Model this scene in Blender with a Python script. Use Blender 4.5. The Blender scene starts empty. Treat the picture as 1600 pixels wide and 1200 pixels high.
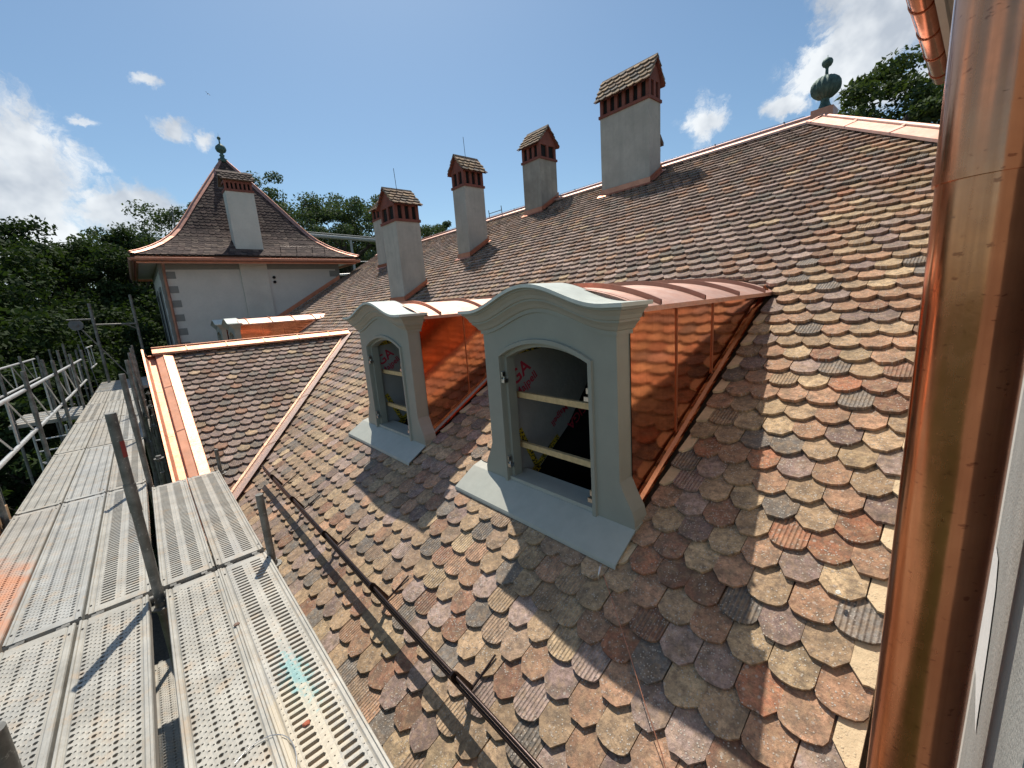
import bpy, bmesh, math, random
import numpy as np
from mathutils import Vector, Matrix
R=math.radians; PI=math.pi
random.seed(7); rng=np.random.default_rng(7)
S=bpy.context.scene; COL=S.collection
# ------------------------------------------------------------ camera
yaw,pit,rol=R(41.1),R(11.17),R(4.145)
f=Vector((math.sin(yaw)*math.cos(pit),math.cos(yaw)*math.cos(pit),-math.sin(pit)))
rt=Vector((math.cos(yaw),-math.sin(yaw),0)); dn=f.cross(rt)
cr,sr=math.cos(rol),math.sin(rol)
cx=cr*rt+sr*dn; cy=-sr*rt+cr*dn
cam=bpy.data.cameras.new('camera'); camo=bpy.data.objects.new('camera',cam); COL.objects.link(camo)
cam.sensor_width=36; cam.lens=36*650/1600; cam.clip_start=.01; cam.clip_end=2000
m=Matrix((( cx.x,-cy.x,-f.x,0),(cx.y,-cy.y,-f.y,0),(cx.z,-cy.z,-f.z,0),(0,0,0,1)))
camo.matrix_world=m; S.camera=camo
S.render.resolution_x=1024; S.render.resolution_y=768
S.view_settings.view_transform='Standard'; S.view_settings.look='None'; S.view_settings.exposure=0.0; S.view_settings.gamma=1
# ------------------------------------------------------------ sun, sky
SUN_EL=60.5; SUN_AZ=28.0          # azimuth from +Y towards +X
sd=Vector((math.sin(R(SUN_AZ))*math.cos(R(SUN_EL)),math.cos(R(SUN_AZ))*math.cos(R(SUN_EL)),math.sin(R(SUN_EL))))
sl=bpy.data.lights.new('sun','SUN'); sl.energy=5.0; sl.angle=R(.53); sl.color=(1,.935,.83)
so=bpy.data.objects.new('sun',sl); COL.objects.link(so); so.rotation_euler=(-sd).to_track_quat('-Z','Y').to_euler()
so.location=(0,0,30)
W=bpy.data.worlds.new('World'); S.world=W; W.use_nodes=True
nt=W.node_tree; nt.nodes.clear(); N=nt.nodes.new; K=nt.links.new
out=N('ShaderNodeOutputWorld'); sky=N('ShaderNodeTexSky'); sky.sky_type='NISHITA'; sky.sun_disc=False
sky.sun_elevation=R(SUN_EL); sky.sun_rotation=R(SUN_AZ); sky.air_density=1.0; sky.dust_density=1.0; sky.ozone_density=1.6; sky.altitude=400
bg=N('ShaderNodeBackground'); bg.inputs[1].default_value=.120; st=N('ShaderNodeMix'); st.data_type='RGBA'; st.blend_type='MULTIPLY'; st.inputs[0].default_value=1; st.inputs[7].default_value=(.85,.985,.985,1); K(sky.outputs[0],st.inputs[6]); K(st.outputs[2],bg.inputs[0])
tc=N('ShaderNodeTexCoord')
def VM(op,a,b=None):
    n=N('ShaderNodeVectorMath'); n.operation=op
    for i,v in enumerate((a,b)):
        if v is None: continue
        if isinstance(v,(tuple,list)): n.inputs[i].default_value=v
        else: K(v,n.inputs[i])
    return n
def MA(op,a,b=None,c=None,clamp=False):
    n=N('ShaderNodeMath'); n.operation=op; n.use_clamp=clamp
    for i,v in enumerate((a,b,c)):
        if v is None: continue
        if isinstance(v,(int,float)): n.inputs[i].default_value=v
        else: K(v,n.inputs[i])
    return n.outputs[0]
def NZ(vec,scale,detail,rough=.55,dist=0):
    n=N('ShaderNodeTexNoise'); n.inputs['Scale'].default_value=scale; n.inputs['Detail'].default_value=detail
    n.inputs['Roughness'].default_value=rough; n.inputs['Distortion'].default_value=dist; K(vec,n.inputs['Vector']); return n
nv=VM('NORMALIZE',tc.outputs['Generated']).outputs[0]
wn=NZ(nv,8,7,.66); wo=VM('SUBTRACT',wn.outputs['Color'],(.5,.5,.5)).outputs[0]
wsc=N('ShaderNodeVectorMath'); wsc.operation='SCALE'; wsc.inputs['Scale'].default_value=.085; K(wo,wsc.inputs[0])
wv=VM('ADD',nv,wsc.outputs[0]).outputs[0]
# cloud masses by direction: centre, half-size vector, weight
blobs=[((-.12,.96,.19),(.14,.6,.17),1.5),((-.16,.95,.29),(.09,.6,.11),1.3),((.0,.985,.13),(.16,.6,.045),1.15),((.02,.975,.195),(.085,.6,.05),1.25),((.085,.975,.165),(.05,.6,.02),.9),
 ((.105,.94,.325),(.042,.6,.020),1.0),((.15,.935,.315),(.026,.6,.018),.9),((.083,.915,.395),(.026,.6,.014),.9),((.005,.948,.32),(.022,.6,.012),.85),
 ((.864,.393,.30),(.6,.06,.045),1.15),((.92,.13,.40),(.6,.11,.10),1.4),((.92,.20,.34),(.6,.085,.05),1.2),((.93,.26,.305),(.6,.05,.022),1.0),((.95,.13,.29),(.6,.10,.035),1.0),
 ((.30,-.8,.45),(.35,.5,.25),1.1),((-.8,-.4,.4),(.4,.4,.2),1.1),((-.75,.4,.3),(.4,.35,.12),1.0)]
acc=None
for c,s,w in blobs:
    d=VM('SUBTRACT',wv,c).outputs[0]; d=VM('MULTIPLY',d,tuple(1/q for q in s)).outputs[0]
    l=N('ShaderNodeVectorMath'); l.operation='LENGTH'; K(d,l.inputs[0])
    v=MA('MULTIPLY',MA('SUBTRACT',1.25,l.outputs['Value'],clamp=True),w)
    acc=v if acc is None else MA('MAXIMUM',acc,v)
fn=NZ(wv,13,10,.64,.6); dens=MA('SUBTRACT',MA('ADD',acc,MA('MULTIPLY',MA('SUBTRACT',fn.outputs['Fac'],.5),2.3)),.34)
mask=N('ShaderNodeMapRange'); mask.interpolation_type='SMOOTHSTEP'; mask.inputs['From Min'].default_value=.02; mask.inputs['From Max'].default_value=.62; K(dens,mask.inputs['Value'])
gate=MA('GREATER_THAN',acc,.001)
mk=MA('MULTIPLY',MA('MULTIPLY',mask.outputs[0],gate),.93)
sn=NZ(nv,11,4,.55); cr_=N('ShaderNodeValToRGB'); e=cr_.color_ramp.elements
e[0].position=.35; e[0].color=(.50,.55,.62,1); e[1].position=.62; e[1].color=(.90,.93,.95,1)
K(sn.outputs['Fac'],cr_.inputs[0])
cbg=N('ShaderNodeBackground'); cbg.inputs[1].default_value=1.06; K(cr_.outputs[0],cbg.inputs[0])
mx=N('ShaderNodeMixShader'); K(mk,mx.inputs[0]); K(bg.outputs[0],mx.inputs[1]); K(cbg.outputs[0],mx.inputs[2]); K(mx.outputs[0],out.inputs[0])
# ------------------------------------------------------------ material helpers
class Mat:
    def __init__(s,name):
        s.m=bpy.data.materials.new(name); s.m.use_nodes=True; s.t=s.m.node_tree; s.t.nodes.clear()
        s.o=s.n('ShaderNodeOutputMaterial'); s.b=s.n('ShaderNodeBsdfPrincipled'); s.l(s.b.outputs[0],s.o.inputs[0])
        s.tc=s.n('ShaderNodeTexCoord'); s.g=s.n('ShaderNodeNewGeometry')
    def n(s,k): return s.t.nodes.new(k)
    def l(s,a,b): s.t.links.new(a,b)
    def noise(s,scale,detail=4,rough=.55,vec=None,dist=0):
        n=s.n('ShaderNodeTexNoise'); n.inputs['Scale'].default_value=scale; n.inputs['Detail'].default_value=detail
        n.inputs['Roughness'].default_value=rough; n.inputs['Distortion'].default_value=dist
        s.l(vec or s.tc.outputs['Object'],n.inputs['Vector']); return n.outputs['Fac']
    def vor(s,scale,vec=None,feat='F1'):
        n=s.n('ShaderNodeTexVoronoi'); n.inputs['Scale'].default_value=scale; n.feature=feat
        s.l(vec or s.tc.outputs['Object'],n.inputs['Vector']); return n
    def map(s,scale,vec=None,rot=(0,0,0),loc=(0,0,0)):
        n=s.n('ShaderNodeMapping'); n.inputs['Scale'].default_value=scale; n.inputs['Rotation'].default_value=rot; n.inputs['Location'].default_value=loc
        s.l(vec or s.tc.outputs['Object'],n.inputs['Vector']); return n.outputs[0]
    def ramp(s,fac,stops):
        n=s.n('ShaderNodeValToRGB'); e=n.color_ramp.elements
        while len(e)<len(stops): e.new(.5)
        for q,(p,c) in zip(e,stops):
            q.position=p; q.color=(c,c,c,1) if isinstance(c,(int,float)) else (*c,1)
        s.l(fac,n.inputs[0]); return n.outputs[0]
    def mix(s,fac,a,b,mode='MIX'):
        n=s.n('ShaderNodeMix'); n.data_type='RGBA'; n.blend_type=mode
        for i,v in ((0,fac),(6,a),(7,b)):
            if isinstance(v,(int,float)): n.inputs[i].default_value=v if i==0 else (v,v,v,1)
            elif isinstance(v,tuple): n.inputs[i].default_value=(*v,1)
            else: s.l(v,n.inputs[i])
        return n.outputs[2]
    def math(s,op,a,b=None,c=None,clamp=False):
        n=s.n('ShaderNodeMath'); n.operation=op; n.use_clamp=clamp
        for i,v in enumerate((a,b,c)):
            if v is None: continue
            if isinstance(v,(int,float)): n.inputs[i].default_value=v
            else: s.l(v,n.inputs[i])
        return n.outputs[0]
    def vm(s,op,a,b):
        n=s.n('ShaderNodeVectorMath'); n.operation=op
        for i,v in enumerate((a,b)):
            if isinstance(v,tuple): n.inputs[i].default_value=v
            else: s.l(v,n.inputs[i])
        return n
    def set(s,col=None,rough=None,metal=None,bump=None,dist=.01,strength=1.0,spec=None):
        for k,v in (('Base Color',col),('Roughness',rough),('Metallic',metal),('Specular IOR Level',spec)):
            if v is None: continue
            if isinstance(v,(int,float)): s.b.inputs[k].default_value=v
            elif isinstance(v,tuple): s.b.inputs[k].default_value=(*v,1)
            else: s.l(v,s.b.inputs[k])
        if bump is not None:
            b=s.n('ShaderNodeBump'); b.inputs['Distance'].default_value=dist; b.inputs['Strength'].default_value=strength
            s.l(bump,b.inputs['Height']); s.l(b.outputs[0],s.b.inputs['Normal'])
        return s.m
def blob(M,center,size,soft,nscale,amp,vec=None):
    """irregular stain round a point (real soiling with its own shape)"""
    d=M.vm('SUBTRACT',vec or M.tc.outputs['Object'],center).outputs[0]; d=M.vm('MULTIPLY',d,tuple(1/q for q in size)).outputs[0]
    l=M.n('ShaderNodeVectorMath'); l.operation='LENGTH'; M.l(d,l.inputs[0])
    v=M.math('SUBTRACT',1,l.outputs['Value']); v=M.math('ADD',v,M.math('MULTIPLY',M.math('SUBTRACT',M.noise(nscale,5,.65,vec),.5),amp))
    mr=M.n('ShaderNodeMapRange'); mr.inputs['From Min'].default_value=0; mr.inputs['From Max'].default_value=soft; M.l(v,mr.inputs['Value']); return mr.outputs[0]
def tile_mat():
    M=Mat('clay_tile'); a=M.n('ShaderNodeAttribute'); a.attribute_name='tcol'; u=M.n('ShaderNodeAttribute'); u.attribute_name='tuv'
    uv=u.outputs['Vector']; sp=M.n('ShaderNodeSeparateXYZ'); M.l(uv,sp.inputs[0])
    O=M.tc.outputs['Object']
    n1=M.noise(17,6,.68,uv); n2=M.noise(62,7,.78,uv,.4); n3=M.noise(4.5,3,.5,uv)
    c=M.mix(1,a.outputs['Color'],M.ramp(n1,[(.25,.58),(.5,.98),(.75,1.38)]),'MULTIPLY')
    c=M.mix(1,c,M.ramp(n2,[(.28,.52),(.5,1.0),(.72,1.45)]),'MULTIPLY')
    c=M.mix(M.ramp(M.noise(9,4,.6,uv),[(.48,0),(.64,.60)]),c,(.15,.12,.09))          # dirty weathered patches
    c=M.mix(M.ramp(M.noise(7,4,.6,M.map((1,1,1),uv,loc=(3,7,1))),[(.56,0),(.72,.5)]),c,(.44,.30,.19))  # sandy bloom
    c=M.mix(M.ramp(M.noise(27,5,.65,M.map((1,1,1),uv,loc=(1,8,2))),[(.48,0),(.60,.55)]),c,M.mix(.5,c,(.56,.38,.22)))
    c=M.mix(M.ramp(M.noise(33,5,.7,M.map((1,1,1),uv,loc=(6,3,9))),[(.50,0),(.62,.60)]),c,(.17,.125,.095))
    v=M.vor(70,uv); li=M.math('MULTIPLY',M.ramp(v.outputs['Distance'],[(.20,1),(.30,0)]),M.ramp(M.noise(11,3,.6,M.map((1,1,1),uv,loc=(9,1,4))),[(.44,0),(.54,1)]))
    c=M.mix(M.math('MULTIPLY',li,.75),c,(.58,.53,.46))                                 # lichen dots
    v3=M.vor(26,uv); l3=M.math('MULTIPLY',M.ramp(M.math('ADD',v3.outputs['Distance'],M.math('MULTIPLY',n2,.25)),[(.26,1),(.34,0)]),M.ramp(M.noise(5,3,.6,M.map((1,1,1),uv,loc=(2,5,8))),[(.50,0),(.57,1)]))
    c=M.mix(M.math('MULTIPLY',l3,.62),c,(.52,.46,.40))
    v2=M.vor(120,uv); c=M.mix(M.ramp(v2.outputs['Distance'],[(.10,.7),(.16,0)]),c,(.06,.05,.04))
    ribf=M.math('MAXIMUM',a.outputs['Alpha'],0.0); newf=M.math('LESS_THAN',a.outputs['Alpha'],-.5)
    rib=M.math('MULTIPLY',M.math('SINE',M.math('MULTIPLY',M.math('ADD',sp.outputs['X'],M.math('MULTIPLY',n3,.006)),2*PI/.0205)),ribf)
    c=M.mix(M.math('MULTIPLY',M.math('ADD',rib,0),.25,clamp=True),c,M.mix(.5,c,(.50,.42,.34)))
    c=M.mix(M.math('MULTIPLY',newf,.85),c,M.mix(1,a.outputs['Color'],M.ramp(n1,[(.3,.88),(.7,1.08)]),'MULTIPLY'))
    h=M.math('ADD',M.math('MULTIPLY',rib,.33),M.math('ADD',M.math('MULTIPLY',n1,.9),M.math('MULTIPLY',n2,.55)))
    h=M.math('ADD',h,M.math('MULTIPLY',li,.25))
    return M.set(c,.88,0,h,.0085,1.0,.25)
def stucco(name,col,var=.12,bs=90,bd=.004):
    M=Mat(name); n=M.noise(2.2,5,.6); n2=M.noise(bs,4,.6); n3=M.noise(14,4,.6)
    c=M.mix(M.ramp(n,[(.3,1),(.7,0)]),tuple(x*(1-var) for x in col),tuple(min(1,x*(1+var*.6)) for x in col))
    c=M.mix(M.ramp(n3,[(.45,0),(.75,.35)]),c,tuple(x*.8 for x in col))
    if var>=.14:
        st=M.noise(1,5,.65,M.map((9,9,.9))); c=M.mix(M.ramp(st,[(.48,0),(.72,.55 if var>.2 else .32)]),c,tuple(x*.55 for x in col))
        c=M.mix(M.ramp(M.noise(3.5,6,.7),[(.55,0),(.70,.35)]),c,tuple(x*.7 for x in col))
    return M.set(c,.9,0,M.math('ADD',n2,n3),bd,.8)
def copper(name,col,rough,rv=.12,streak=None,bd=.003,bs=6,dull=0,wave=1.0):
    M=Mat(name); n=M.noise(5,5,.6); n2=M.noise(38,5,.65)
    c=M.mix(M.ramp(n,[(.3,0),(.7,1)]),col,tuple(x*.78 for x in col))
    c=M.mix(M.ramp(n2,[(.55,0),(.8,.45)]),c,(.42,.20,.13))
    if dull: c=M.mix(M.math('MULTIPLY',M.ramp(M.noise(9,6,.7),[(.3,0),(.65,1)]),dull),c,(.78,.62,.55))
    r=M.math('ADD',M.math('MULTIPLY',M.ramp(n2,[(.3,0),(.8,1)]),rv),rough)
    w=M.math('ADD',M.math('MULTIPLY',M.noise(bs,2,.4),wave),M.math('MULTIPLY',n2,.02))
    if streak:
        st=M.noise(1,3,.6,M.map(streak)); w=M.math('ADD',w,M.math('MULTIPLY',st,.05)); c=M.mix(M.ramp(st,[(.5,0),(.75,.5)]),c,(.50,.20,.10))
    return M.set(c,r,1.0,w,bd,1.0)
def plain(name,col,rough=.5,metal=0,var=.12,ns=12,bump=.0):
    M=Mat(name); n=M.noise(ns,5,.6); c=M.mix(M.ramp(n,[(.3,0),(.7,1)]),tuple(x*(1-var) for x in col),tuple(min(1,x*(1+var)) for x in col))
    return M.set(c,rough,metal,M.noise(ns*6,4,.6) if bump else None,bump or .001)
TILE=tile_mat()
def dark_tile():
    M=Mat('dark_clay_tile'); a=M.n('ShaderNodeAttribute'); a.attribute_name='tcol'; u=M.n('ShaderNodeAttribute'); u.attribute_name='tuv'; uv=u.outputs['Vector']
    n1=M.noise(17,6,.68,uv); n2=M.noise(62,5,.7,uv); c=M.mix(1,a.outputs['Color'],M.ramp(n1,[(.3,.6),(.7,1.5)]),'MULTIPLY'); return M.set(c,.85,0,M.math('ADD',n1,n2),.006,1,.2)
TILED=dark_tile()
STUC=stucco('chimney_render',(.50,.47,.40),.16); STUCD=stucco('chimney_render_patchy',(.40,.365,.30),.30)
WALLW=stucco('white_render',(.61,.582,.525),.07,120,.002); GREYP=plain('grey_paint',(.215,.215,.195),.55,0,.05,6,.0008)
DORM=plain('grey_green_paint',(.288,.302,.262),.42,0,.05,5,.0006)
SHEET=plain('painted_sheet',(.40,.41,.36),.50,0,.07,9,.0008); SHEETL=plain('pale_sheet',(.58,.62,.565),.5,0,.10,12,.0008)
SOFF=plain('soffit_paint',(.47,.46,.42),.6,0,.06,4,.001)
COPM=copper('copper_mirror',(.86,.38,.22),.075,.06,(90,90,2.0),.0011,2.0)
COPP=copper('copper_pipe',(.74,.31,.165),.13,.13,(34,34,.7),.0030,4)
COPR=copper('copper_roof',(.74,.44,.34),.56,.2,None,.003,7,.5)
COPE=copper('copper_edge',(.74,.38,.24),.56,.15,None,.004,6,.15)
COPV=copper('copper_valley',(.96,.76,.62),.50,.15,None,.003,7,.8)
COPD=copper('copper_flashing',(.62,.28,.18),.35,.2,None,.003,8,0)
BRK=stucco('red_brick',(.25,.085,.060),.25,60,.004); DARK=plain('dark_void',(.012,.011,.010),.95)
VERD=plain('verdigris',(.075,.135,.115),.62,.25,.45,14,.004)
UNDER=plain('roof_battens',(.10,.065,.04),.9,0,.3,20,.004)
BRONZ=plain('brown_steel',(.040,.026,.023),.34,.7,.2,20,.0005)
PINE=plain('pine_batten',(.62,.44,.22),.65,0,.18,26,.001)
STEEL=plain('bright_steel',(.62,.63,.64),.28,1.0,.1,30,.0004)
def galv():
    M=Mat('galvanised_tube'); n=M.noise(9,5,.65); n2=M.noise(60,4,.6)
    c=M.mix(M.ramp(n,[(.35,0),(.7,1)]),(.125,.12,.105),(.27,.26,.24)); c=M.mix(M.ramp(n2,[(.6,0),(.72,.5)]),c,(.62,.60,.55))
    return M.set(c,.55,.45,n2,.001)
GALV=galv()
def plankmat(name,tint,stain=None):
    M=Mat(name); O=M.tc.outputs['Object']; Wd=M.g.outputs['Position']
    n=M.noise(5,6,.68,Wd); n2=M.noise(45,5,.65,Wd); n3=M.noise(1.3,3,.5,M.map((3,1,1),Wd))
    c=M.mix(M.ramp(n,[(.3,0),(.68,1)]),tuple(x*.70 for x in tint),tuple(min(1,x*1.12) for x in tint))
    c=M.mix(M.ramp(n2,[(.55,0),(.72,.5)]),c,(.36,.30,.22))
    c=M.mix(M.ramp(n3,[(.48,0),(.70,.45)]),c,(.35,.355,.35))
    c=M.mix(M.ramp(M.noise(11,6,.72,M.map((1,1,1),Wd,loc=(4,4,4))),[(.53,0),(.66,.6)]),c,(.44,.34,.24))   # mortar and rust bloom
    if stain=='rust': c=M.mix(M.math('MULTIPLY',blob(M,(-1.18,3.95,-1.67),(.36,1.1,1),.45,7,1.3,Wd),.85),c,(.62,.27,.14))
    if stain=='paint':
        c=M.mix(M.math('MULTIPLY',blob(M,(.262,1.95,-1.67),(.060,.26,1),.35,30,3.6,Wd),.75),c,(.19,.40,.40))
        c=M.mix(M.math('MULTIPLY',blob(M,(.20,1.68,-1.67),(.16,.36,1),.3,22,2.6,Wd),.85),c,(.50,.44,.34))
    return M.set(c,.55,.12,M.math('ADD',n2,n),.0025,.8,.35)
PLK={k:plankmat('plank_'+k,t,s) for k,t,s in (('warm',(.43,.41,.36),None),('cool',(.42,.415,.385),None),('rust',(.43,.40,.35),'rust'),('paint',(.455,.43,.375),'paint'),('dusty',(.415,.385,.33),None))}
BARK=plain('bark',(.085,.065,.05),.9,0,.3,9,.02)
def leafmat(name,c1,c2):
    M=Mat(name); n=M.noise(.55,3,.6,M.g.outputs['Position']); n2=M.noise(7,2,.5,M.g.outputs['Position'])
    c=M.mix(M.ramp(n,[(.35,0),(.65,1)]),c1,c2); c=M.mix(M.ramp(n2,[(.4,0),(.7,.5)]),c,tuple(x*1.5 for x in c2))
    M.set(c,.75,0,spec=.10); tr=M.n('ShaderNodeBsdfTranslucent'); M.l(M.mix(1,c,(1.3,1.5,.5),'MULTIPLY'),tr.inputs[0])
    ms=M.n('ShaderNodeMixShader'); ms.inputs[0].default_value=.22; M.l(M.b.outputs[0],ms.inputs[1]); M.l(tr.outputs[0],ms.inputs[2]); M.l(ms.outputs[0],M.o.inputs[0]); return M.m
LEAF=[leafmat('leaf_dark',(.021,.035,.016),(.044,.066,.024)),leafmat('leaf_mid',(.046,.066,.030),(.075,.100,.042)),leafmat('leaf_blue',(.055,.078,.045),(.085,.112,.060))]
def grassmat():
    M=Mat('grass'); n=M.noise(.5,6,.65); n2=M.noise(9,5,.7)
    c=M.mix(M.ramp(n,[(.35,0),(.65,1)]),(.022,.036,.012),(.045,.066,.020)); c=M.mix(M.ramp(n2,[(.5,0),(.8,.4)]),c,(.08,.08,.035))
    return M.set(c,.95,0,n2,.05)
GRASS=grassmat()
# ------------------------------------------------------------ mesh builder
class MB:
    def __init__(s): s.v=[]; s.f=[]; s.sm=[]
    def add(s,vs,fs,smooth=False):
        b=len(s.v); s.v+= [tuple(q) for q in vs]; s.f+=[tuple(b+i for i in q) for q in fs]; s.sm+=[smooth]*len(fs); return s
    def box(s,x0,x1,y0,y1,z0,z1):
        return s.add([(x0,y0,z0),(x1,y0,z0),(x1,y1,z0),(x0,y1,z0),(x0,y0,z1),(x1,y0,z1),(x1,y1,z1),(x0,y1,z1)],
            [(0,3,2,1),(4,5,6,7),(0,1,5,4),(1,2,6,5),(2,3,7,6),(3,0,4,7)])
    def obox(s,c,ax,hx,hy,hz,up=(0,0,1)):
        X=Vector(ax).normalized(); U=Vector(up); Y=U.cross(X).normalized(); Z=X.cross(Y); c=Vector(c)
        vs=[c+X*hx*a+Y*hy*b+Z*hz*d for d in(-1,1) for a,b in((-1,-1),(1,-1),(1,1),(-1,1))]
        return s.add(vs,[(0,3,2,1),(4,5,6,7),(0,1,5,4),(1,2,6,5),(2,3,7,6),(3,0,4,7)])
    def tube(s,p0,p1,r,n=12,r1=None,caps=True):
        p0,p1=Vector(p0),Vector(p1); d=(p1-p0).normalized(); a=d.orthogonal().normalized(); b=d.cross(a); r1=r if r1 is None else r1
        vs=[]; 
        for p,q in((p0,r),(p1,r1)): vs+=[p+(a*math.cos(2*PI*i/n)+b*math.sin(2*PI*i/n))*q for i in range(n)]
        s.add(vs,[(i,(i+1)%n,n+(i+1)%n,n+i) for i in range(n)],True)
        if caps: s.add(vs,[tuple(range(n))[::-1],tuple(range(n,2*n))])
        return s
    def path(s,pts,r,n=8,caps=True):
        pts=[Vector(p) for p in pts]; rs=r if isinstance(r,(list,tuple)) else [r]*len(pts); vs=[]; a=None
        for i,p in enumerate(pts):
            d=(pts[min(i+1,len(pts)-1)]-pts[max(i-1,0)]).normalized()
            if a is None: a=d.orthogonal().normalized()
            a=(a-d*a.dot(d)).normalized(); b=d.cross(a)
            vs+=[p+(a*math.cos(2*PI*k/n)+b*math.sin(2*PI*k/n))*rs[i] for k in range(n)]
        s.add(vs,[(j*n+i,j*n+(i+1)%n,(j+1)*n+(i+1)%n,(j+1)*n+i) for j in range(len(pts)-1) for i in range(n)],True)
        if caps: s.add([vs[i] for i in range(n)],[tuple(range(n))[::-1]]); s.add(vs[-n:],[tuple(range(n))])
        return s
    def lathe(s,c,prof,n=20,flute=0,fn=0):
        vs=[]
        for r,z in prof:
            for i in range(n):
                a=2*PI*i/n; q=r*(1+(flute*math.cos(fn*a) if r>.085 else 0)); vs.append((c[0]+q*math.cos(a),c[1]+q*math.sin(a),c[2]+z))
        return s.add(vs,[(j*n+i,j*n+(i+1)%n,(j+1)*n+(i+1)%n,(j+1)*n+i) for j in range(len(prof)-1) for i in range(n)],True)
    def grid(s,P,smooth=True,flip=False):
        h,w=len(P),len(P[0]); vs=[p for r in P for p in r]
        fs=[(j*w+i,j*w+i+1,(j+1)*w+i+1,(j+1)*w+i) for j in range(h-1) for i in range(w-1)]
        if flip: fs=[q[::-1] for q in fs]
        return s.add(vs,fs,smooth)
    def prism(s,poly,fn,t0,t1):
        """poly: 2D outline; fn(a,b,t)->3D"""
        n=len(poly); vs=[fn(a,b,t0) for a,b in poly]+[fn(a,b,t1) for a,b in poly]
        return s.add(vs,[tuple(range(n)),tuple(range(n,2*n))[::-1]]+[(i,n+i,n+(i+1)%n,(i+1)%n) for i in range(n)])
    def build(s,name,mat,parent=None,off=None,loc=None):
        me=bpy.data.meshes.new(name); vs=s.v
        if loc is not None: vs=[(a-loc[0],b-loc[1],c-loc[2]) for a,b,c in vs]
        me.from_pydata(vs,[],s.f); me.polygons.foreach_set('use_smooth',s.sm); me.materials.append(mat); me.update()
        bm=bmesh.new(); bm.from_mesh(me); bmesh.ops.recalc_face_normals(bm,faces=bm.faces) if len(bm.faces)<60000 else None; bm.to_mesh(me); bm.free()
        o=bpy.data.objects.new(name,me); COL.objects.link(o)
        if loc is not None: o.location=loc
        if parent is not None: o.parent=parent
        return o
def empty(name,loc=(0,0,0)):
    o=bpy.data.objects.new(name,None); COL.objects.link(o); o.location=loc; o.empty_display_size=.2; return o
def tag(o,label=None,cat=None,group=None,kind=None):
    for k,v in (('label',label),('category',cat),('group',group),('kind',kind)):
        if v: o[k]=v
    return o
def copy_tree(o,dl,parent=None):
    c=o.copy(); COL.objects.link(c)
    if parent is None: c.location=o.location+Vector(dl)
    else: c.parent=parent
    for ch in [q for q in bpy.data.objects if q.parent==o]: copy_tree(ch,dl,c)
    return c
# ------------------------------------------------------------ roof tiles (real tiles, one mesh per roof slope)
PAL=dict(tan=(.45,.335,.225),sand=(.54,.42,.275),pink=(.48,.30,.205),red=(.42,.20,.125),rbr=(.31,.175,.125),brn=(.29,.205,.15),dbr=(.185,.14,.115),gry=(.215,.205,.195),new=(.74,.61,.42),umb=(.37,.275,.205),mv1=(.41,.30,.255),mv2=(.29,.205,.18),mv3=(.185,.13,.115),tw1=(.062,.044,.042),tw2=(.090,.064,.058),tw3=(.13,.10,.086))
PAL={k:(v if k[:2]=='mv' else (v[0]*1.02,v[1]*.955,v[2]*.89)) for k,v in PAL.items()}
def clip(poly,a,b,c):   # keep a*l+b*s<=c
    o=[]; n=len(poly); cut=False
    for i in range(n):
        p,q=poly[i],poly[(i+1)%n]; dp=a*p[0]+b*p[1]-c; dq=a*q[0]+b*q[1]-c
        if dp<=0: o.append(p)
        else: cut=True
        if dp*dq<0: t=dp/(dp-dq); o.append((p[0]+(q[0]-p[0])*t,p[1]+(q[1]-p[1])*t))
    return o,cut
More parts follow.
